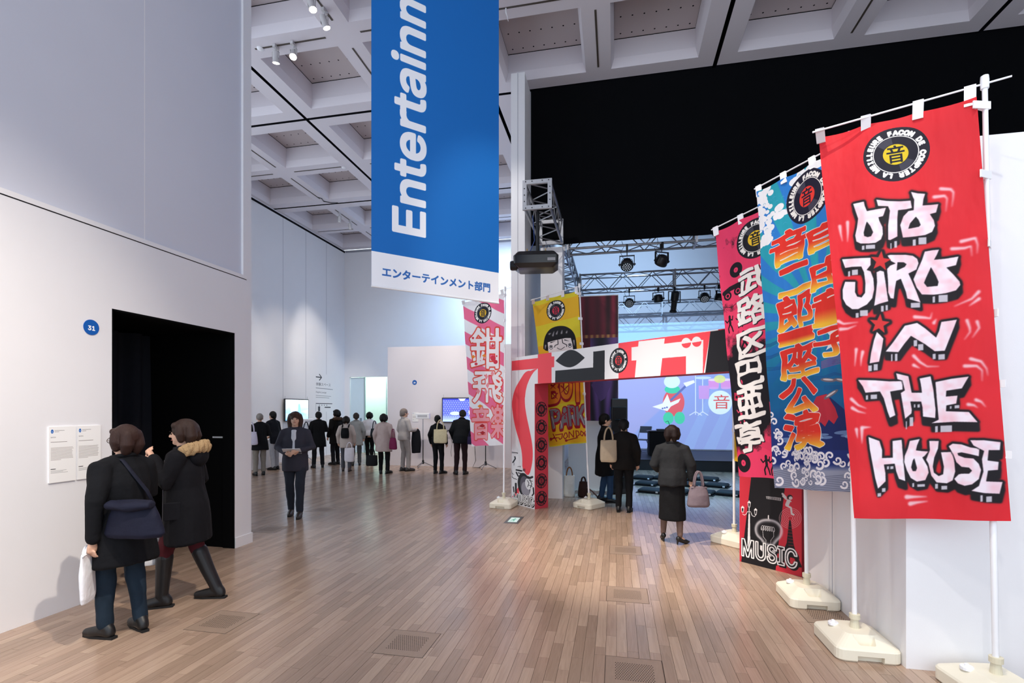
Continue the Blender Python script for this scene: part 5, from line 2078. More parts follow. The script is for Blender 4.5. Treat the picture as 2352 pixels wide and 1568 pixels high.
# floor cushions in three rows
M_CUSH = mat('black_cushion_cloth', '#0f1013', 0.75, var=0.2, scale=40)
M_MAT = mat('black_mat', '#0b0b0d', 0.85)
pad = MB()
pts = []
for (k, z) in ((.86, 0.012), (1.0, .03), (1.0, .055), (.9, .078), (.55, .088)):
    pts.append((rrect(.225 * k, .19 * k, .03), z))
loft(pad, pts)
PAD_ME = pad.mesh('pad')
PAD_ME.materials.append(M_CUSH)
shade(PAD_ME, 50)
MAT_ME = MB().box(-.25, .25, -.215, .215, 0.001, .012).mesh('under_mat')
MAT_ME.materials.append(M_MAT)
LBL_ME = MB().box(.15, .195, -.196, -.19, .022, .05).mesh('white_label')
LBL_ME.materials.append(M_WPLAS)
ordn = ('first', 'second', 'third', 'rightmost')
rown = ('row nearest the stage', 'middle row', 'row nearest the arch')
for r_, yy in enumerate((12.78, 11.78, 10.72)):
    for c_, xx in enumerate((.66, 1.16, 1.66, 2.16)):
        o = empty('floor_cushion', (xx + .02 * r_, yy + rng.uniform(-.03, .03), 0), -.38 + rng.uniform(-.05, .05),
                  'black floor cushion on a mat, %s from the left in the %s' % (ordn[c_] if c_ < 3 else 'fourth', rown[r_]), 'cushion', 'floor cushions before the stage')
        for nm, me in (('under_mat', MAT_ME), ('pad', PAD_ME), ('white_label', LBL_ME)):
            q = bpy.data.objects.new(nm, me)
            col.objects.link(q)
            q.parent = o

# ================================================================== WALL SIGNS, SCREENS, FLOOR FITTINGS


def disc_sign(name, label, no, c, nrm, r):
    b = MB()
    n = Vector(nrm)
    side = Vector((0, 0, 1)).cross(n).normalized()
    c = Vector(c)
    ring = [c + side * (r * math.cos(a)) + Vector((0, 0, r * math.sin(a))) + n * .006 for a in [2 * math.pi * k / 40 for k in range(40)]]
    ring0 = [p - n * .008 for p in ring]
    uv = [(.5 + .5 * math.cos(2 * math.pi * k / 40), .5 + .5 * math.sin(2 * math.pi * k / 40)) for k in range(40)]
    b.add(ring, [tuple(range(40))], 0, [uv])
    for k in range(40):
        j = (k + 1) % 40
        b.add([ring0[k], ring0[j], ring[j], ring[k]], [(0, 1, 2, 3)], 1)
    o = b.build(name, [print_mat('number_print', art_disc(no), 0.5), mat('sign_edge_blue', '#0f5bb0', 0.5)])
    return tag(o, label, 'sign', 'blue number signs')


disc_sign('number_sign', 'round blue sign 31 left of the black doorway', '31', (LX, 3.645, 2.43), (1, 0, 0), .068)
disc_sign('number_sign', 'small round blue sign 28 on the far partition', '28', (-5.965, 14.36, 2.516), (0, -1, 0), .072)


def wall_panel(label, y0, y1, z0, z1, art):
    b = MB()
    xx = LX + .012
    b.quad((xx, y0, z0), (xx, y1, z0), (xx, y1, z1), (xx, y0, z1), 0)
    b.box(LX, xx - .0002, y0, y1, z0, z1, 1)
    o = b.build('caption_panel', [print_mat('caption_print', art, 0.5), M_WPLAS])
    return tag(o, label, 'panel', 'caption panels on the left wall')


wall_panel('white caption panel nearer the left edge of the photo', 3.297, 3.505, 1.092, 1.557, art_panel('31', 1))
wall_panel('white caption panel nearer the black doorway', 3.519, 3.722, 1.092, 1.557, art_panel('31', 2))
b = MB().box(-4.896, -4.728, 5.379, 5.385, 1.348, 1.366)
o = b.build('door_notice', mat('notice_white', '#d8d8da', 0.6))
tag(o, 'tiny white notice strip inside the black doorway', 'sign')
MB().box(-4.88, -4.744, 5.3785, 5.379, 1.355, 1.359).build('printed_line', mat('notice_grey', '#8a8a8e', 0.6), o)
b = MB()
b.quad((-6.035, 14.352, 1.33), (-5.84, 14.352, 1.33), (-5.84, 14.352, 1.61), (-6.035, 14.352, 1.61), 0)
b.box(-6.035, -5.84, 14.3525, 14.36, 1.33, 1.61, 1)
o = b.build('caption_panel', [print_mat('caption_print', art_panel('28', 3), 0.5), M_WPLAS])
tag(o, 'small white caption panel under sign 28 on the far partition', 'panel')
# direction lettering on the far left wall
b = MB().quad((-10.547, 16.30, 1.62), (-10.547, 17.62, 1.62), (-10.547, 17.62, 3.0), (-10.547, 16.30, 3.0))
o = b.build('wall_lettering', print_mat('direction_print', art_wallinfo(), 0.75))
tag(o, 'arrow and Playful Lounge lettering on the far left wall', 'wall text')


def monitor(label, c, rz, w, h, art, em):
    root = empty('wall_monitor', c, rz, label, 'monitor', 'flat screens on the far walls')
    MB().bbox(-w / 2 - .03, w / 2 + .03, -.05, .0, -h / 2 - .03, h / 2 + .03, .008).build('bezel', M_BPLAS, root)
    MB().quad((-w / 2, -.0515, -h / 2), (w / 2, -.0515, -h / 2), (w / 2, -.0515, h / 2), (-w / 2, -.0515, h / 2)).build('picture', print_mat('screen_picture', art, 0.3, emit=em), root)
    MB().box(-.3, .3, 0, .05, -.2, .2).build('wall_bracket', M_BMETAL, root)
    for s in (-1, 1):
        MB().cyl((s * w * .49, -.02, h / 2), (s * w * .49, -.02, h / 2 + .12), .004, n=6).build('hanger', M_ALU, root)
    return root


monitor('wall monitor showing a pale misty picture on the far left wall', (-10.49, 15.09, 1.68), math.pi / 2, 1.22, .68, art_tv(0), 1.6)
monitor('wall monitor showing a violet blue picture on the far partition', (-4.42, 14.30, 1.68), 0, 1.22, .68, art_tv(1), 1.6)


def box_stand(label, x, y, zb, rz=0.0):
    root = empty('stand', (x, y, 0), rz, label, 'stand', 'tripod stands with white boxes')
    MB().cyl((0, 0, .1), (0, 0, .8), .014, n=10).build('pole', M_BMETAL, root, 40)
    MB().cyl((0, 0, .8), (0, 0, zb), .010, n=10).build('upper_pole', M_STEEL, root, 40)
    for k in range(3):
        a = k * 2 * math.pi / 3 + .4
        MB().tube([(0, 0, .16), (.3 * math.cos(a), .3 * math.sin(a), .015)], [.011, .010], 8).build('leg', M_STEEL, root, 40)
        MB().ell((.3 * math.cos(a), .3 * math.sin(a), .013), (.016, .016, .013), 8, 5).build('rubber_foot', M_BPLAS, root)
    MB().lathe([(.03, .1), (.034, .13), (.03, .2), (.018, .22)], 12).build('hub', M_BPLAS, root, 40)
    MB().bbox(-.21, .21, -.06, .06, zb, zb + .175, .012).build('white_box', M_WPLAS, root)
    MB().box(-.15, .15, -.0615, -.0595, zb + .05, zb + .12).build('front_slot', mat('soft_grey', '#b9b9be', 0.6), root)
    return root


box_stand('tripod stand with a white box near sign 28', -5.56, 14.02, 1.42)
box_stand('tripod stand with a white box before the misty monitor', -9.95, 14.92, 1.22, 1.3)
box_stand('tripod stand half hidden behind the pink and white flag', -3.66, 14.02, 1.42)

# headphones on the partition
root = empty('headphones', (-4.84, 14.30, .93), 0, 'black headphones hanging on the far partition', 'headphones')
MB().cyl((0, .06, .16), (0, -.05, .16), .008, n=8).build('hook', M_STEEL, root)
MB().tube([(.085 * math.cos(a), -.02, .06 + .1 * math.sin(a)) for a in np.linspace(-.25, math.pi + .25, 16)], [.011] * 16, 8).build('headband', M_BPLAS, root, True)
for s in (-1, 1):
    MB().ell((s * .08, -.02, 0), (.026, .045, .05), 12, 8).build('ear_cup', M_BPLAS, root, True)
MB().tube([(.06, -.02, -.04), (.09, -.03, -.25), (.05, -.03, -.5), (.07, -.02, -.62)], [.005] * 4, 6).build('cable', M_BPLAS, root)
o = MB().tube([(-4.05, 14.33, 1.3), (-4.06, 14.3, .6), (-4.02, 14.25, .2), (-4.1, 14.2, .012), (-3.85, 14.15, .012)], [.008] * 5, 6).build('power_cable', M_BPLAS)
tag(o, 'dark cable dropping from the violet monitor to the floor', 'cable')

# white counter and table at the far left
root = empty('display_counter', (0, 0, 0), 0, 'long white counter along the far left wall', 'counter')
MB().bbox(-10.5, -9.9, 10.6, 13.1, 0, .80, .01).build('body', M_WALL2, root)
MB().bbox(-10.52, -9.86, 10.58, 13.12, .80, .84, .008).build('counter_top', M_WPLAS, root)
for k, (yy, hx, hz, cname) in enumerate(((11.2, .1, .22, '#d9b6ae'), (11.7, .14, .12, '#b8463e'), (12.2, .1, .3, '#c8ccd2'), (12.7, .12, .1, '#a8322e'))):
    o = empty('display_model', (-10.15, yy, .84), 0, ('pale pink figure on the white counter', 'low red model on the white counter', 'tall grey model on the white counter', 'flat dark red model on the white counter')[k], 'model', 'small models on the white counter')
    MB().bbox(-hx, hx, -hx, hx, 0, .03, .005).build('plinth', M_WPLAS, o)
    MB().lathe([(hx * .8, .03), (hx * .6, .03 + hz * .4), (hx * .7, .03 + hz * .7), (hx * .2, .03 + hz)], 12).build('figure', mat('model_%d' % k, cname, 0.5), o, 40)
root = empty('white_table', (-9.75, 13.75, 0), .1, 'small white table beside the long counter', 'table')
MB().bbox(-.3, .3, -.35, .35, .70, .74, .008).build('table_top', M_WPLAS, root)
for sx in (-.26, .26):
    for sy in (-.31, .31):
        MB().bbox(sx - .02, sx + .02, sy - .02, sy + .02, 0, .70, .004).build('leg', M_WPLAS, root)
o = empty('display_model', (-9.75, 13.75, .74), 0, 'little red and white model on the small white table', 'model', None)
MB().bbox(-.1, .1, -.08, .08, 0, .04, .006).build('plinth', M_WPLAS, o)
MB().ell((0, 0, .07), (.07, .05, .04), 12, 8).build('red_lump', mat('model_red', '#b3322c', 0.5), o, True)

# floor grilles
M_GRIL = mat('oak_grille_plate', '#96806f', 0.4, var=0.12, scale=14, stretch=(6, 1, 1))
gm = MB().box(-.183, .183, -.188, .188, -.012, .0005).mesh('floor_grille')
gm.materials.append(M_GRIL)
hb = MB()
for i in range(16):
    for j in range(13):
        xx = -.118 + i * .0155 + (.00775 if j % 2 else 0)
        yy = -.105 + j * .0175
        hb.add([(xx + .0042 * math.cos(a * math.pi / 3), yy + .0042 * math.sin(a * math.pi / 3), .0012) for a in range(6)], [tuple(range(6))])
ghm = hb.mesh('grille_holes')
ghm.materials.append(M_JOINT)
frm = MB()
for (a0, a1, b0, b1) in ((-.187, .187, -.192, -.188), (-.187, .187, .188, .192), (-.187, -.183, -.188, .188), (.183, .187, -.188, .188)):
    frm.box(a0, a1, b0, b1, -.012, .0008)
gfm = frm.mesh('rim')
gfm.materials.append(mat('rim_dark', '#5a4a3e', 0.5))
where = ('front left of centre, below the hanging banner', 'front right of centre at the lower edge of the photo', 'beside the two visitors at the black doorway', 'ahead of the front right grille', 'near the arch in the bright floor',
         'at the end of the left partition', 'behind the walking visitor in the far gallery', 'beside the foot of the pink and black flag')
for k, (gx, gy) in enumerate(GRV):
    o = empty('floor_grille', (gx, gy, 0), 0, 'perforated oak floor grille ' + where[k], 'floor grille', 'perforated floor grilles')
    for nm, me in (('plate', gm), ('grille_holes', ghm), ('rim', gfm)):
        q = bpy.data.objects.new(nm, me)
        if nm == 'grille_holes':
            q['kind'] = 'stuff'
        col.objects.link(q)
        q.parent = o
# floor exit sign
root = empty('floor_exit_sign', (-1.54, 7.625, 0), 0, 'green emergency exit sign set into the floor before the arch', 'exit sign')
MB().box(-.108, .108, -.248, .248, -.012, .001).build('steel_frame', mat('sign_steel', '#6d6a68', 0.35, 0.7), root)
MB().quad((-.07, -.16, .0018), (.07, -.16, .0018), (.07, .16, .0018), (-.07, .16, .0018)).build('sign_face', print_mat('exit_print', art_exit(), 0.3, emit=0.35), root)
for sx in (-.09, .09):
    for sy in (-.22, .22):
        MB().cyl((sx, sy, .001), (sx, sy, .003), .008, n=8).build('screw', M_STEEL, root)


# ---- ceiling track spotlights that the photo shows
def track_spot(label, x, y, aim, lit, power=0, cone=40, color=NEUT):
    root = empty('track_spotlight', (x, y, 8.0), 0, label, 'spotlight', 'ceiling track spotlights')
    M_FIX = mat('spot_grey_white', '#c9c6c6', 0.4, 0.2)
    MB().box(-.025, .025, -.06, .06, -.055, -.005).build('track_adapter', M_FIX, root)
    MB().cyl((0, 0, -.05), (0, 0, -.12), .012, n=8).build('stem', M_FIX, root)
    d = (Vector(aim) - Vector((x, y, 7.82))).normalized()
    R = Matrix.Translation((0, 0, -.19)) @ d.to_track_quat('Z', 'Y').to_matrix().to_4x4()
    b = MB()
    b.T = R
    b.tube([(0, 0, -.09), (0, 0, -.08), (0, 0, .04), (0, 0, .1)], [.035, .048, .05, .062], 16)
    hd = b.build('lamp_head', M_FIX, root, 35)
    b = MB()
    b.T = R
    b.tube([(0, 0, .095), (0, 0, .101)], [.055, .054], 16)
    b.build('lens', mat('spot_lens_lit' if lit else 'spot_lens_dim', '#fff4e2', 0.2, emit='#fff1da', estr=30 if lit else 3.0), hd)
    b = MB()
    for s in (-1, 1):
        b.box(s * .058 - .004, s * .058 + .004, -.015, .015, -.22, -.11)
    b.box(-.062, .062, -.015, .015, -.12, -.112)
    b.build('yoke', M_FIX, root)
    if power:
        q = spot(Vector((x, y, 7.81)) + d * .13, aim, power, cone, .6, color, .05)
        q.name = 'lamp_beam'
    return root


track_spot('left one of the nearer ceiling spotlight pair', -5.775, 7.745, (-6.6, 9.5, 0), True, 40, 40)
track_spot('right brilliant one of the nearer ceiling spotlight pair', -5.431, 7.745, (-3.6, 4.2, 1.0), True, 140, 40)
track_spot('upper spotlight of the pair at the top edge of the photo', -4.5, 6.855, (-2.0, 6.0, 0), True, 260, 44)
track_spot('lower spotlight of the pair at the top edge of the photo', -4.5, 7.196, (-2.6, 8.9, 1.4), True, 420, 36)
track_spot('left one of the far ceiling spotlight pair', -8.68, 14.736, (-10.5, 16.9, 1.7), True, 160, 46)
track_spot('right dim one of the far ceiling spotlight pair', -8.68, 15.391, (-8.9, 18.2, 1.7), False)
o = MB().lathe([(.055, 0), (.055, -.015), (.035, -.03), (.015, -.034)], 18).build('smoke_detector', M_WPLAS, None, 40, loc=(-6.081, 7.745, 8.0))
tag(o, 'small round smoke detector on the ceiling beam beside the spotlights', 'smoke detector')
o = MB().lathe([(.05, 0), (.05, -.015), (.03, -.03), (.012, -.034)], 18).build('smoke_detector', M_WPLAS, None, 40, loc=(-6.95, 12.0, 8.0))
tag(o, 'small smoke detector on a far ceiling beam', 'smoke detector')
o = MB().tube([(-1.694, 7.745, 8.0), (-1.694, 7.745, 7.93), (-1.67, 7.745, 7.86), (-1.655, 7.74, 7.78)], [.012, .012, .006, .004], 8).build('ceiling_hook', M_WPLAS)
tag(o, 'little hook with a wire end on the ceiling beam right of the banner', 'hook')
o = MB().tube([(-8.68, 13.5, 8.0), (-8.6, 13.62, 7.99), (-8.66, 13.8, 7.985), (-8.5, 13.95, 7.99), (-8.3, 14.0, 8.0)], [.012] * 5, 6).build('ceiling_cable', M_BPLAS)
tag(o, 'dark cable looping along the far ceiling beam', 'cable')
# black curtains inside the doorway
b = MB()
v, f = [], []
n, rows = 70, 8
for j in range(rows + 1):
    z = .02 + 2.6 * j / rows
    for i in range(n + 1):
        y = 2.75 + 2.55 * i / n
        gather = 1 - .15 * math.sin(math.pi * j / rows)
        v.append((-5.75 + .07 * math.sin(i * .9) + .03 * math.sin(i * .37 + j * .3), y, z))
for j in range(rows):
    for i in range(n):
        a = j * (n + 1) + i
        f.append((a, a + 1, a + n + 2, a + n + 1))
o = b.add(v, f).build('entrance_curtain', mat('black_curtain', '#14171f', 0.8, var=0.2, scale=20, spec=0.2), smooth=True)
tag(o, 'black curtain hanging in folds inside the doorway', 'curtain')
# ================================================================== PEOPLE
def V(*a):
    return Vector(a)


class Blob:
    """closed tubes and ellipsoids that are fused into one continuous skin"""

    def __init__(self):
        self.b = MB()

    def limb(self, pts, rad, n=12):
        pts = [Vector(p) for p in pts]
        self.b.tube(pts, list(rad), n)
        for p, r in ((pts[0], rad[0]), (pts[-1], rad[-1])):
            q = r if isinstance(r, (tuple, list)) else (r, r)
            self.b.ell(p, (q[0] * .98, q[1] * .98, min(q) * .98), 12, 7)
        return self

    def tube(self, pts, rad, n=18):
        self.b.tube([Vector(p) for p in pts], list(rad), n)
        return self

    def ell(self, c, r, R=None):
        self.b.ell(c, r, 14, 9, R)
        return self

    def build(self, name, material, parent, voxel, it=4, fold=0.0, fs=9.0, seed=0, dec=None):
        mods = [('REMESH', dict(mode='VOXEL', voxel_size=voxel)), ('SMOOTH', dict(iterations=it, factor=.5))]
        me = eval_mesh(self.b, mods)
        if fold:
            nv = len(me.vertices)
            co = np.empty(nv * 3, np.float32)
            no = np.empty(nv * 3, np.float32)
            me.vertices.foreach_get('co', co)
            me.vertices.foreach_get('normal', no)
            co, no = co.reshape(-1, 3), no.reshape(-1, 3)
            d = np.zeros(nv, np.float32)
            r = np.random.RandomState(seed + 1)
            for k in range(7):
                w = r.normal(size=3) * fs * (1 + k * .25)
                w[2] *= .55
                d += np.sin(co @ w + r.uniform(0, 6.28)) / (1 + .3 * k)
            co = co + no * ((np.maximum(d, -1.4) * .33 + .42) * fold)[:, None]
            me.vertices.foreach_set('co', co.ravel())
            me.update()
        me.materials.clear()
        me.materials.append(material)
        me.name = name
        shade(me)
        o = bpy.data.objects.new(name, me)
        col.objects.link(o)
        if parent is not None:
            o.parent = parent
        return o


def deep(c, k=0.42):
    """near black cloth and hair swallow light: keep pale colours, sink the dark ones"""
    r = [int(c.lstrip('#')[i:i + 2], 16) / 255 for i in (0, 2, 4)]
    m_ = max(r)
    f = k + (1 - k) * min(1.0, max(0.0, (m_ - 0.2) / 0.4))
    return '#' + ''.join('%02x' % int(round(255 * x * (0.35 + 0.65 * f))) for x in r)


def cloth_mat(c, rough=0.85, var=0.12):
    c = deep(c)
    return mat('fabric_' + c.lstrip('#') + str(int(rough * 100)), c, rough, var=var, scale=14, bump=0.5, bscale=22, spec=0.2)


SKIN = mat('skin', '#d9ab90', 0.55, var=0.05, scale=10)
STOCK = mat('dark_stocking', '#6a5248', 0.6, var=0.06)


def hair_mat(c):
    c = deep(c, 0.3)
    return mat('hair_' + c.lstrip('#'), c, 0.5, var=0.35, scale=26, bump=0.4, bscale=90, stretch=(3, 3, .35), spec=0.22)


def person(label, pos, face, h=1.6, near=False, lean=0.0, head=(0, 0), feet=((-.1, 0, 0), (.1, 0, 0)), arms=None, hair=('#241a17', 'bob'),
           top=('#17181d', .55, 'coat'), legs=('#1c1d24', 'trousers'), shoes=('#131315', 'shoe'), skinlegs=False, extra=None, build=1.0, sway=0.0, featured=False):
    """figure standing at pos and looking along the direction face; local axes: x right, y forward; sizes for a height of 1.6"""
    s = h / 1.615
    rz = math.atan2(-face[0], face[1])
    S = lambda p: Vector(p) * s
    vox = (.0065 if near else .0105)
    gv = (.010 if near else .015)
    piv = V(0, 0, .88)
    RL = Matrix.Rotation(-lean, 3, 'X') @ Matrix.Rotation(sway, 3, 'Y')
    U = lambda p: S(piv + RL @ (Vector(p) - piv))
    RH = Matrix.Rotation(head[0], 3, 'Z') @ Matrix.Rotation(head[1], 3, 'X')
    hp = V(0, 0, 1.37)
    HD = lambda p: U(hp + RH @ (Vector(p) - hp))
    HR = RL @ RH
    if arms is None:
        arms = (((-.235, -.03, 1.06), (-.225, .07, .83)), ((.235, -.03, 1.06), (.225, .07, .83)))
    # ---- skeleton of the legs
    LG = []
    for sd, ft in zip((-1, 1), feet):
        hip = V(sd * .085, 0, .86)
        ank = V(ft[0], ft[1], (.135 if shoes[1] == 'heel' else .085) + (ft[3] if len(ft) > 3 else 0))
        knee = (hip + ank) / 2 + V(0, .035 + .12 * abs(ank.y - hip.y), .02)
        LG.append((hip, knee, ank, ft[2]))
    # ---- body
    B = Blob()
    for hip, knee, ank, yaw in LG:
        B.limb([S(hip), S(knee), S(ank)], [.066 * s, .044 * s, .034 * s])
        fd = V(-math.sin(yaw), math.cos(yaw), 0)
        if shoes[1] == 'heel':
            B.limb([S(ank + V(0, 0, -.03)), S(V(ank.x + fd.x * .11, ank.y + fd.y * .11, .03))], [.026 * s, .018 * s])
        else:
            B.limb([S(ank + V(0, 0, -.04) - fd * .03), S(ank + fd * .13 + V(0, 0, -.055))], [.035 * s, .026 * s])
    B.tube([S((0, 0, .80)), S((0, 0, .90)), U((0, 0, 1.02)), U((0, .005, 1.2)), U((0, -.005, 1.31)), U((0, -.005, 1.36))],
           [(.13 * s, .09 * s), (.15 * s, .1 * s), (.12 * s, .085 * s), (.145 * s, .1 * s), (.13 * s, .075 * s), (.05 * s, .05 * s)])
    B.limb([U((0, -.012, 1.31)), U((0, 0, 1.39)), HD((0, 0, 1.43))], [.055 * s, .05 * s, .05 * s])
    B.ell(HD((0, -.010, 1.512)), (.073 * s, .090 * s, .092 * s), HR)
    B.ell(HD((0, .030, 1.468)), (.057 * s, .060 * s, .080 * s), HR)
    B.ell(HD((0, .060, 1.412)), (.026 * s, .026 * s, .022 * s), HR)
    B.limb([HD((0, .086, 1.500)), HD((0, .104, 1.468))], [.008 * s, .0125 * s], 8)
    for sd in (-1, 1):
        B.ell(HD((sd * .074, -.004, 1.475)), (.011 * s, .02 * s, .03 * s), HR)
    ends = []
    for sd, (el, wr) in zip((-1, 1), arms):
        sh, el, wr = U((sd * .15, -.005, 1.295)), U(el), U(wr)
        B.limb([sh, el, wr], [.040 * s, .031 * s, .025 * s])
        d = (wr - el).normalized()
        inward = V(-sd, 0, 0)
        if abs(d.x) > .75:
            inward = V(0, 0, -1)
        fw = d.cross(inward).normalized()
        inward = fw.cross(d).normalized()
        if fw.y < 0 and abs(d.z) > .5:
            fw = -fw
        B.limb([wr, wr + d * .05 * s, wr + d * .085 * s], [(.024 * s, .02 * s), (.036 * s, .017 * s), (.034 * s, .015 * s)])
        for k in range(4):
            bs = wr + d * .080 * s + fw * ((k - 1.5) * -.019 * s)
            ln = (.9, 1.0, .94, .76)[k]
            m1 = bs + (d * .036 + inward * .010) * ln * s
            m2 = m1 + (d * .018 + inward * .020) * ln * s
            B.limb([bs, m1, m2], [.0088 * s, .0082 * s, .0072 * s], 8)
        tb = wr + d * .025 * s + fw * .022 * s
        B.limb([tb, tb + (d * .032 + fw * .024 + inward * .008) * s, tb + (d * .058 + fw * .026 + inward * .016) * s], [.0125 * s, .0105 * s, .0085 * s], 8)
        ends.append((wr, d))
    body = B.build('person', SKIN, None, vox, 3)
    body.location = (pos[0], pos[1], 0)
    body.rotation_euler = (0, 0, rz)
    tag(body, label, 'person', 'visitors in the exhibition')
    # ---- face
    if featured:
        for sd in (-1, 1):
            MB().ell(HD((sd * .030, .083, 1.490)), (.012 * s, .006 * s, .007 * s), 10, 6, HR).build('eye', mat('eye_dark', '#2a201c', 0.2), body, True)
            MB().ell(HD((sd * .031, .086, 1.512)), (.017 * s, .005 * s, .003 * s), 10, 6, HR).build('eyebrow', mat('brow', '#2b211d', 0.7), body, True)
        MB().ell(HD((0, .088, 1.436)), (.020 * s, .007 * s, .006 * s), 10, 6, HR).build('mouth', mat('lips', '#b06a62', 0.5), body, True)
    # ---- hair
    hc, hk = hair
    hm_ = hair_mat(hc)
    Hh = Blob()
    Hh.ell(HD((0, -.020, 1.525)), (.086 * s, .104 * s, .094 * s), HR)
    if hk in ('bob', 'long'):
        zl = 1.415 if hk == 'bob' else 1.30
        for sd in (-1, 1):
            Hh.limb([HD((sd * .066, -.005, 1.55)), HD((sd * .080, -.010, 1.48)), HD((sd * .074, -.012, zl + .02))], [.034 * s, .036 * s, .026 * s])
            Hh.limb([HD((sd * .035, -.07, 1.54)), HD((sd * .046, -.084, 1.46)), HD((sd * .042, -.07, zl))], [.045 * s, .046 * s, .032 * s])
        Hh.limb([HD((-.05, .042, 1.56)), HD((0, .066, 1.563)), HD((.05, .042, 1.56))], [.026 * s] * 3)
    elif hk == 'short':
        Hh.ell(HD((0, -.038, 1.492)), (.080 * s, .086 * s, .078 * s), HR)
        for sd in (-1, 1):
            Hh.limb([HD((sd * .06, -.03, 1.54)), HD((sd * .068, -.04, 1.47))], [.032 * s, .022 * s])
        Hh.limb([HD((0, -.075, 1.53)), HD((0, -.085, 1.44))], [.05 * s, .04 * s])
    elif hk == 'cap':
        Hh.limb([HD((-.03, .06, 1.55)), HD((.03, .06, 1.55))], [.03 * s] * 2)
    Hh.build('hair', hm_, body, vox * 1.1, 3, .004, 26, 3)
    # ---- upper garment
    tc, hem, tk = top
    m_top = cloth_mat(tc)
    T = Blob()
    k = build
    rings = []
    if tk == 'coat':
        if hem < .8:
            rings += [((0, -.01, hem), (.205 * k, .155 * k)), ((0, -.005, (hem + .86) / 2), (.195 * k, .15 * k))]
        rings += [((0, 0, .88), (.180 * k, .140 * k))]
    else:
        rings += [((0, -.01 - .06 * lean, hem), (.178 * k, .142 * k)), ((0, -.01 - .04 * lean, .90), (.172 * k, .142 * k))]
    rr = [(S(p), (a * s, b * s)) for p, (a, b) in rings]
    rr += [(U((0, .005, 1.02)), (.158 * k * s, .125 * k * s)), (U((0, .01, 1.18)), (.172 * k * s, .132 * k * s)), (U((0, -.005, 1.29)), (.150 * k * s, .100 * k * s)),
           (U((0, -.005, 1.345)), (.085 * s, .078 * s)), (U((0, 0, 1.375)), (.066 * s, .066 * s))]
    T.tube([q[0] for q in rr], [q[1] for q in rr])
    for sd, (el, wr) in zip((-1, 1), arms):
        sh, el, wr = U((sd * .150, -.005, 1.285)), U(el), U(wr)
        T.limb([U((sd * .06, -.005, 1.32)), sh, el, wr + (el - wr).normalized() * .012], [.062 * s, .070 * k * s, .056 * k * s, .046 * s])
    g = T.build('coat' if tk == 'coat' else 'jacket', m_top, body, gv, 3, .015 if near else .010, 13, int(pos[0] * 10) % 17)
    if tk in ('coat', 'jacket'):
        Cb = Blob()
        Cb.b.tube([U((.078 * math.cos(a), -.004 + .074 * math.sin(a), 1.372 + .012 * math.sin(a + math.pi))) for a in np.linspace(.7 + math.pi / 2, 2.5 * math.pi - .7, 16)], [.017 * s] * 16, 8)
        Cb.build('collar', m_top, body, .008 if near else .012, 2)
    # ---- lower garment
    lc, lk = legs
    m_leg = cloth_mat(lc, 0.8)
    if lk == 'skirt' or lk.startswith('skirt'):
        hemz = float(lk.split(':')[1]) if ':' in lk else .38
        K = Blob()
        K.tube([S((0, 0, hemz)), S((0, 0, (hemz + .86) / 2)), S((0, 0, .86)), S((0, 0, .98))], [(.178 * s, .150 * s), (.168 * s, .138 * s), (.162 * s, .125 * s), (.135 * s, .105 * s)])
        K.build('skirt', m_leg, body, gv, 3, .008, 13, 5)
    else:
        K = Blob()
        K.ell(S((0, 0, .90)), (.15 * s, .115 * s, .10 * s))
        cut = .10 if lk == 'trousers' else .34
        for hip, knee, ank, yaw in LG:
            e = ank + V(0, 0, .015)
            if lk == 'breeches':
                e = knee.lerp(ank, .35)
            K.limb([S(hip), S(knee), S(e)], [.090 * s, .062 * s, (.050 if lk == 'trousers' else .050) * s])
        K.build('trousers', m_leg, body, gv * .9, 2, .010, 19, 7)
    if skinlegs:
        K = Blob()
        for hip, knee, ank, yaw in LG:
            fd = V(-math.sin(yaw), math.cos(yaw), 0)
            K.limb([S(hip.lerp(knee, .5)), S(knee), S(knee.lerp(ank, .35)), S(ank)], [.066 * s, .055 * s, .054 * s, .038 * s])
            K.limb([S(ank), S(ank + V(0, 0, -.03))], [.038 * s, .030 * s])
        K.build('stockings', STOCK, body, .009, 3)
    # ---- footwear
    sc, sk = shoes
    sc = deep(sc)
    m_sh = mat('leather_' + sc.lstrip('#'), sc, 0.45, var=0.12)
    M_SOLE = mat('dark_sole', '#0d0d0e', 0.7)
    for hip, knee, ank, yaw in LG:
        fd = V(-math.sin(yaw), math.cos(yaw), 0)
        sdv = V(fd.y, -fd.x, 0)
        z0 = ank.z - .085
        F = Blob()
        if sk == 'heel':
            z0 = 0.0
            hl, bl = ank - fd * .03, ank + fd * .115
            hl.z, bl.z = .085, .027
            F.limb([S(hl), S(hl.lerp(bl, .45) + V(0, 0, -.008)), S(bl)], [.036 * s, .030 * s, .033 * s])
            F.limb([S(bl), S(bl + fd * .055 + V(0, 0, -.006))], [.030 * s, .014 * s])
            F.limb([S(hl + V(0, 0, -.02) - fd * .012), S(V(hl.x, hl.y, .012) - fd * .016)], [.016 * s, .010 * s], 8)
            F.build('shoe', m_sh, body, .007, 2)
            continue
        hl, bl, toe = ank - fd * .045, ank + fd * .10, ank + fd * .165
        hl.z, bl.z, toe.z = z0 + .045, z0 + .036, z0 + .030
        F.limb([S(hl), S(ank + fd * .02 + V(0, 0, -.03)), S(bl), S(toe)], [.040 * s, .045 * s, .044 * s, .033 * s])
        F.limb([S(ank + V(0, 0, .02)), S(hl + V(0, 0, .015))], [.046 * s, .038 * s])
        if sk == 'boot':
            F.limb([S(hl + V(0, 0, .01) + fd * .02), S(ank + V(0, 0, .02)), S(ank.lerp(knee, .45)), S(ank.lerp(knee, .86))], [.045 * s, .050 * s, .058 * s, .068 * s])
        F.build('boot' if sk == 'boot' else 'shoe', m_sh, body, .008 if near else .011, 3)
        b = MB()
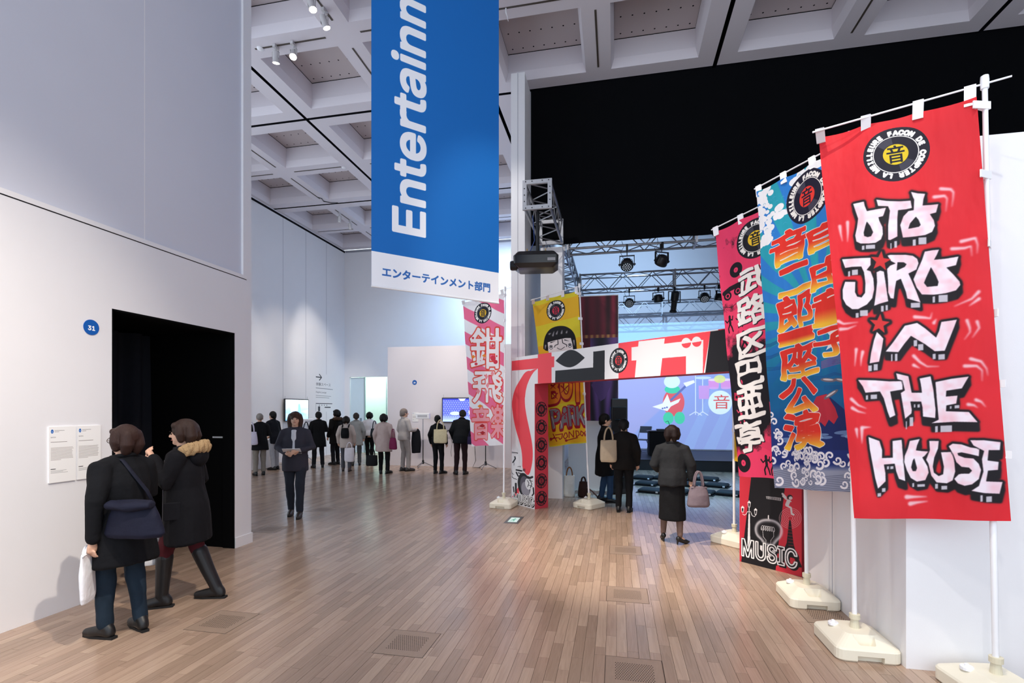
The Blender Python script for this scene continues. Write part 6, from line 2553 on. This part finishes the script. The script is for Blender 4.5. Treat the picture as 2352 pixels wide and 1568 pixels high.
        hw = .035
        out = [hl - fd * .045 - sdv * hw * .7, hl - fd * .045 + sdv * hw * .7, bl + sdv * hw * 1.1, toe + fd * .016 + sdv * .024, toe + fd * .028, toe + fd * .016 - sdv * .024, bl - sdv * hw * 1.1]
        b.prism([tuple((S(p))[:2]) for p in out], z0 * s + .001, z0 * s + .018)
        b.build('sole', M_SOLE, body)
    if extra:
        extra(body, S, U, HD, HR, s)
    return body


def bag(name, label, loc, rz, w, d, h, color, strap=None, taper=.85, straps=2, scolor=None, group=None, sag=.0, top_open=False):
    root = empty(name, loc, rz, label, 'bag', group or 'bags')
    B = Blob()
    B.tube([(0, 0, .004), (0, 0, h * .12), (0, 0, h * .6), (0, 0, h * .95), (0, 0, h)],
           [(w * .44, d * .40), (w * .5, d * .5), (w * .5 * (1 + taper) / 2, d * .45), (w * .5 * taper, d * .22), (w * .49 * taper, d * .16)], 24)
    mm = cloth_mat(color, .75)
    B.build('bag_body', mm, root, max(.006, min(w, h) / 34), 2, .006, 14, 4)
    if strap:
        sm_ = cloth_mat(scolor or color, .7)
        for q in range(straps):
            y = (q - (straps - 1) / 2) * d * .25
            pts = [(w * .26 * taper * math.cos(a) * 1.05, y, h * .96 + strap * math.sin(a)) for a in np.linspace(0, math.pi, 14)]
            MB().tube(pts, [(.012, .006)] * 14, 8).build('strap', sm_, root, True)
    MB().tube([(-w * .5 * taper, -d * .17, h * .97), (0, -d * .2, h * .985), (w * .5 * taper, -d * .17, h * .97)], [.005] * 3, 6).build('top_seam', mm, root)
    return root


# ---- woman with the navy bag at the left
def x1(body, S, U, HD, HR, s):
    MB().tube([HD((.03 + .022 * math.cos(a), .098, 1.488 + .018 * math.sin(a))) for a in np.linspace(0, 2 * math.pi, 14)], [.0025] * 14, 5).build('glasses', mat('glasses_wire', '#5a4a40', 0.3, 0.6), body)
    MB().tube([HD((-.03 + .022 * math.cos(a), .098, 1.488 + .018 * math.sin(a))) for a in np.linspace(0, 2 * math.pi, 14)], [.0025] * 14, 5).build('glasses', MATS['glasses_wire'], body)
    for sd in (-1, 1):
        MB().tube([HD((sd * .052, .097, 1.49)), HD((sd * .078, .03, 1.49)), HD((sd * .08, -.02, 1.485))], [.0022] * 3, 5).build('temple', MATS['glasses_wire'], body)
    # strap across the back
    MB().tube([U((-.05, .03, 1.375)), U((-.06, -.085, 1.345)), U((-.02, -.135, 1.24)), U((.06, -.165, 1.10)), U((.09, -.19, 1.0))], [(.016, .005)] * 5, 8).build('bag_strap', cloth_mat('#23263c', .7), body, True)


person('woman in a long dark coat and jeans with a navy bag, reading the wall panels', (-3.655, 3.16), (-1.0, .12), 1.585, True, .02, (.12, .05),
       ((-.10, .06, .12), (.09, -.05, -.25)), (((-.235, -.05, 1.06), (-.235, -.02, .78)), ((.215, .02, 1.06), (.13, .19, 1.02))), ('#4a2f26', 'bob'),
       ('#15161d', .56, 'coat'), ('#26394c', 'trousers'), ('#1a1a1c', 'shoe'), extra=x1, build=1.08, featured=True)
root = bag('shoulder_bag', 'navy slouchy shoulder bag on the back of the woman at the panels', (-3.42, 3.035, .77), .22, .43, .15, .27, '#23263f', None, .62)
Fq = Blob()
Fq.tube([(-.15, -.035, .245), (0, -.05, .235), (.15, -.035, .245)], [(.05, .028), (.062, .034), (.05, .028)], 12)
Fq.build('flap', cloth_mat('#23263f', .75), root, .008, 2, .006, 16, 2)
o = bag('carrier_bag', 'white plastic carrier bag held by the woman at the panels', (-3.715, 2.935, .32), 2.12, .20, .055, .36, '#eceef2', .05, .98)

# ---- woman with the fur hood


def x2(body, S, U, HD, HR, s):
    Fm = mat('tan_fur', '#a88a63', 0.95, var=0.5, scale=60, bump=0.9, bscale=120)
    F = Blob()
    pts = [U((.125 * math.cos(a), -.055 + .10 * math.sin(a), 1.345 - .02 * math.sin(a))) for a in np.linspace(math.pi * .95, math.pi * 2.05, 12)]
    F.b.tube(pts, [.035] + [.048] * 10 + [.035], 10)
    F.build('fur_trim', Fm, body, .008, 1, .016, 55, 2)
    Hd = Blob()
    Hd.ell(U((0, -.115, 1.285)), (.12, .07, .10))
    Hd.build('hood', cloth_mat('#16171e'), body, .012, 3, .006, 12, 1)
    for sd in (-1, 1):
        b = MB()
        b.T = Matrix.Translation(S((sd * .205, .03, .86))) @ Matrix.Rotation(sd * 1.2, 4, 'Z')
        b.bbox(-.06, .06, -.012, .012, -.09, .06, .006)
        b.build('patch_pocket', cloth_mat('#1b1c25'), body)
    MB().tube([U((-.03, .135, 1.27)), U((-.05, .15, 1.05)), S((-.05, .165, .75)), S((-.05, .17, .52))], [(.022, .008)] * 4, 8).build('scarf', cloth_mat('#6d6a70'), body, True)


person('woman in a dark parka with a tan fur hood, hand raised to her mouth', (-3.69, 3.77), (-.93, -.37), 1.615, True, .06, (.0, .03),
       ((-.07, .17, .1), (.09, -.20, -.15)), (((-.25, .04, 1.08), (-.10, .20, 1.30)), ((.25, -.02, 1.06), (.21, .14, .86))), ('#4b3229', 'bob'),
       ('#16171e', .55, 'coat'), ('#5e1f29', 'breeches'), ('#1b1c20', 'boot'), extra=x2, build=1.08, featured=True)
bag('paper_bag', 'white paper bag hanging beside the woman in the fur hooded parka', (-3.93, 3.62, .36), .9, .2, .06, .26, '#e6e7ea', .04, .9)

# ---- woman in the middle, seen from behind
person('woman seen from behind in a grey jacket, black skirt and heels before the arch', (.70, 6.70), (.12, .99), 1.505, True, .0, (-.18, 0),
       ((-.12, .09, .15, .0), (.10, -.05, -.75, .0)), (((-.235, -.02, 1.07), (-.19, .15, .98)), ((.245, -.02, 1.07), (.245, .02, .88))), ('#3a2420', 'bob'),
       ('#3a3b3e', .80, 'jacket'), ('#17171a', 'skirt:.33'), ('#121214', 'heel'), skinlegs=True, build=1.08)
root = bag('handbag', 'greyish mauve leather handbag on the arm of the woman in the grey jacket', (1.0, 6.60, .49), .3, .29, .15, .25, '#83747c', .2, .72)

# ---- pair inside the arch


def x3(body, S, U, HD, HR, s):
    for sd in (-1, 1):
        MB().tube([HD((sd * .03 + .021 * math.cos(a), .099, 1.488 + .017 * math.sin(a))) for a in np.linspace(0, 2 * math.pi, 14)], [.0028] * 14, 5).build('glasses', mat('glasses_dark', '#1a1a1c', 0.3), body)
        MB().tube([HD((sd * .05, .097, 1.49)), HD((sd * .078, .0, 1.488))], [.0025] * 2, 5).build('temple', MATS['glasses_dark'], body)
    MB().tube([U((-.02, .14, 1.3)), U((0, .165, 1.15)), U((.02, .15, 1.0))], [.006] * 3, 6).build('lanyard', mat('blue_cable', '#24407c', .5), body)


person('man in profile with glasses, long black coat and rolled jeans by the yellow flag', (-.20, 9.45), (.97, .1), 1.625, True, .03, (.05, .06),
       ((-.09, -.06, .1), (.09, .08, -.1)), (((-.24, .0, 1.06), (-.16, .2, 1.02)), ((.235, .02, 1.06), (.13, .22, 1.08))), ('#17130f', 'short'),
       ('#131316', .50, 'coat'), ('#324e70', 'trousers'), ('#151516', 'shoe'), extra=x3, build=1.1, featured=True)
person('person seen from behind in a dark dotted jacket and black trousers inside the arch', (.125, 8.58), (.15, .99), 1.55, False, .02, (.1, 0),
       ((-.09, 0, .1), (.09, .02, -.1)), None, ('#1d1714', 'short'), ('#26221f', .74, 'jacket'), ('#1c1b1e', 'trousers'), ('#131315', 'shoe'), build=1.12)
bag('tote_bag', 'cream tote bag on the shoulder of the person in the dotted jacket', (-.12, 8.37, .84), .2, .27, .10, .36, '#b7a58c', .22, .95, scolor='#a8977e')

# ---- walking visitor


def x4(body, S, U, HD, HR, s):
    b = MB()
    b.T = Matrix.Translation(U((0, .26, 1.03))) @ Matrix.Rotation(.5, 4, 'X')
    b.bbox(-.13, .13, -.09, .09, -.004, .004, .002)
    b.build('leaflet', M_WPLAS, body)
    Sb = Blob()
    Sb.tube([U((0, .06, 1.02)), U((0, .072, 1.2)), U((0, .045, 1.33))], [(.06 * s, .085 * s), (.065 * s, .085 * s), (.05 * s, .06 * s)])
    Sb.build('shirt_front', cloth_mat('#d9dade'), body, .012, 2)


person('woman walking towards the camera in a dark cardigan, white shirt and jeans', (-5.01, 7.19), (.42, -.9), 1.67, False, .03, (.1, .12),
       ((-.08, .10, .0), (.08, -.12, .0)), (((-.245, -.0, 1.06), (-.09, .22, 1.03)), ((.245, .0, 1.06), (.09, .22, 1.0))), ('#5a3b2c', 'long'),
       ('#4d4c58', .70, 'jacket'), ('#3d4350', 'trousers'), ('#4a3b34', 'shoe'), extra=x4, build=1.06, featured=True)

# ---- far gallery visitors
person('visitor in a black vest with pale grey trousers at the far left counter', (-9.0, 11.45), (-.75, .6), 1.6, False, .03, (-.2, .1), ((-.1, 0, .1), (.1, .05, -.1)),
       (((-.24, .0, 1.06), (-.16, .2, 1.02)), ((.24, .0, 1.06), (.12, .22, 1.05))), ('#8d857e', 'cap'), ('#1a1a1e', .66, 'coat'), ('#8b8378', 'trousers'), ('#2a2624', 'shoe'))
bag('shoulder_bag', 'pale lilac shoulder bag of the visitor in the black vest', (-9.04, 11.18, .80), .4, .32, .12, .33, '#c9c2d2', .26, .8)
person('man in a navy suit jacket leaning over the white counter', (-9.42, 12.62), (-.98, .15), 1.66, False, .22, (0, .2), ((-.1, -.03, .1), (.1, .05, -.1)),
       (((-.24, .05, 1.06), (-.16, .3, 1.0)), ((.24, .05, 1.06), (.16, .3, .98))), ('#16130f', 'short'), ('#171a26', .72, 'jacket'), ('#a9aaae', 'trousers'), ('#1d1d1f', 'shoe'))
person('visitor in a black coat with a navy bag studying the wall lettering', (-8.50, 13.28), (-.7, .72), 1.64, False, .0, (0, .05), ((-.12, 0, .2), (.12, .02, -.2)),
       (((-.24, -.02, 1.06), (-.18, .16, .98)), ((.24, .0, 1.06), (.12, .22, 1.08))), ('#120f0d', 'short'), ('#121317', .60, 'coat'), ('#24242a', 'trousers'), ('#121214', 'shoe'), build=1.08)
bag('shoulder_bag', 'dark navy bag at the hip of the visitor in the black coat', (-8.72, 13.02, .78), .5, .32, .12, .32, '#1f2638', .25, .8)


def x5(body, S, U, HD, HR, s):
    F = Blob()
    F.b.tube([U((.12 * math.cos(a), -.05 + .1 * math.sin(a), 1.345)) for a in np.linspace(math.pi * .95, math.pi * 2.05, 10)], [.045] * 10, 8)
    F.build('fur_trim', mat('brown_fur', '#4a3527', 0.95, var=0.5, scale=50, bump=0.8, bscale=100), body, .012, 1, .012, 45, 2)


person('visitor with a brown fur collar standing beside the black coat', (-8.45, 14.15), (-.9, .3), 1.70, False, .0, (.2, 0), ((-.1, 0, .1), (.1, .04, -.1)), None,
       ('#1a1310', 'bob'), ('#221c1c', .62, 'coat'), ('#2b2a30', 'trousers'), ('#141416', 'shoe'), extra=x5, build=1.06)


def x6(body, S, U, HD, HR, s):
    P = Blob()
    P.tube([U((0, -.19, .98)), U((0, -.215, 1.1)), U((0, -.20, 1.27))], [(.11 * s, .06 * s), (.12 * s, .075 * s), (.10 * s, .05 * s)])
    P.build('backpack', cloth_mat('#15161a'), body, .013, 2)
    for sd in (-1, 1):
        MB().tube([U((sd * .085, -.16, 1.28)), U((sd * .09, -.02, 1.375)), U((sd * .1, .14, 1.22)), U((sd * .12, .02, 1.02))], [(.018, .006)] * 4, 8).build('backpack_strap', cloth_mat('#15161a'), body, True)


person('visitor in a beige jacket with a black backpack', (-7.28, 12.70), (-.35, .93), 1.52, False, .0, (.2, 0), ((-.1, .06, .1), (.1, -.06, -.1)), None,
       ('#2a1d18', 'bob'), ('#b9aba2', .70, 'jacket'), ('#5f5f66', 'trousers'), ('#5a4038', 'shoe'), extra=x6)
bag('carrier_bag', 'white and red carrier bag beside the backpack visitor', (-7.08, 12.52, .28), .4, .26, .1, .38, '#d9d3d6', .16, .95)
person('visitor in a soft grey coat before the far doorway', (-7.72, 14.05), (-.5, .86), 1.60, False, .0, (0, 0), ((-.1, 0, .1), (.1, .04, -.1)), None,
       ('#4a4038', 'short'), ('#8f9190', .62, 'coat'), ('#5c5f62', 'trousers'), ('#3a3836', 'shoe'))
person('visitor in a white jumper and black trousers by the far doorway', (-7.80, 15.05), (-.35, .93), 1.62, False, .0, (0, 0), ((-.07, .08, .1), (.07, -.08, -.1)), None,
       ('#140f0d', 'bob'), ('#d9d6d8', .86, 'jacket'), ('#141417', 'trousers'), ('#1a1a1c', 'shoe'))
bag('shoulder_bag', 'slate grey shoulder bag of the visitor in the white jumper', (-7.52, 14.84, .82), .3, .27, .1, .27, '#3b4650', .26, .8)
person('visitor in a beige hooded coat with a magenta bag', (-6.02, 12.40), (-.25, .96), 1.59, False, .0, (.05, 0), ((-.08, 0, .1), (.1, .03, -.5)), None,
       ('#130f0e', 'bob'), ('#b3a09a', .60, 'coat'), ('#141416', 'trousers'), ('#151517', 'shoe'), build=1.1)
bag('shoulder_bag', 'magenta shoulder bag on the right side of the beige coat', (-5.68, 12.24, .66), -.5, .30, .14, .30, '#7d1f4c', .24, .72)
bag('handbag', 'black square bag carried low on the left of the beige coat', (-6.27, 12.22, .22), .3, .30, .12, .28, '#1c1b1f', .2, .95)
person('tall visitor in pale grey clothes near sign 28', (-5.72, 13.05), (.55, .83), 1.73, False, .0, (-.2, 0), ((-.09, 0, .1), (.1, .05, -.1)),
       (((-.24, -.02, 1.06), (-.2, .1, .84)), ((.24, .02, 1.06), (.16, .24, 1.06))), ('#8d8078', 'short'), ('#b5aeaa', .80, 'jacket'), ('#a39c98', 'trousers'), ('#4b4644', 'shoe'))
root = empty('draped_coat', (-5.42, 13.16, .50), .3, 'dark coat draped over the arm of the tall pale visitor', 'coat')
Bq = Blob()
Bq.tube([(0, 0, 0), (0, 0, .3), (0, 0, .6), (0, 0, .66)], [(.12, .05), (.13, .06), (.10, .055), (.06, .04)])
Bq.build('coat_folds', cloth_mat('#2b2d34'), root, .014, 2, .012, 14, 6)
person('woman in black with a cream tote bag before the violet monitor', (-4.62, 12.70), (.05, 1.0), 1.55, False, .0, (0, 0), ((-.08, 0, .1), (.1, .03, -.5)), None,
       ('#120e0c', 'short'), ('#141518', .80, 'jacket'), ('#131316', 'trousers'), ('#121214', 'shoe'))
bag('tote_bag', 'cream canvas tote bag at the back of the woman in black', (-4.48, 12.50, .82), .1, .36, .10, .36, '#d6c7a0', .26, .95)
person('man in a dark jacket and maroon trousers bending towards the violet monitor', (-3.98, 12.66), (-.1, 1.0), 1.74, False, .38, (.35, -.1), ((-.11, 0, .5), (.1, .02, -.2)),
       (((-.25, .0, 1.06), (-.2, .18, .92)), ((.25, .0, 1.06), (.2, .18, .92))), ('#2d221d', 'short'), ('#1d2024', .76, 'jacket'), ('#3a1f20', 'trousers'), ('#17130f', 'shoe'), build=1.1)
bag('shoulder_bag', 'small purple bag at the hip of the bending man', (-3.66, 12.50, .80), -.3, .2, .1, .2, '#3b2c58', .16, .85)

# ---- bags left on the floor by the pillar
bag('tote_bag', 'white canvas tote with brown handles leaning by the pillar', (-.89, 9.86, 0), .1, .22, .12, .42, '#dcd8cf', .17, .95, scolor='#8a5a34')
root = bag('leather_bag', 'brown leather bag slumped beside the white tote', (-.62, 9.88, 0), -.2, .22, .16, .30, '#4a2a22', .1, .7)
MB().tube([(.08, -.05, .2), (.2, -.1, .14), (.33, -.14, .03), (.42, -.18, .012)], [(.014, .006)] * 4, 8).build('long_strap', cloth_mat('#6a3f2c', .6), root, True)
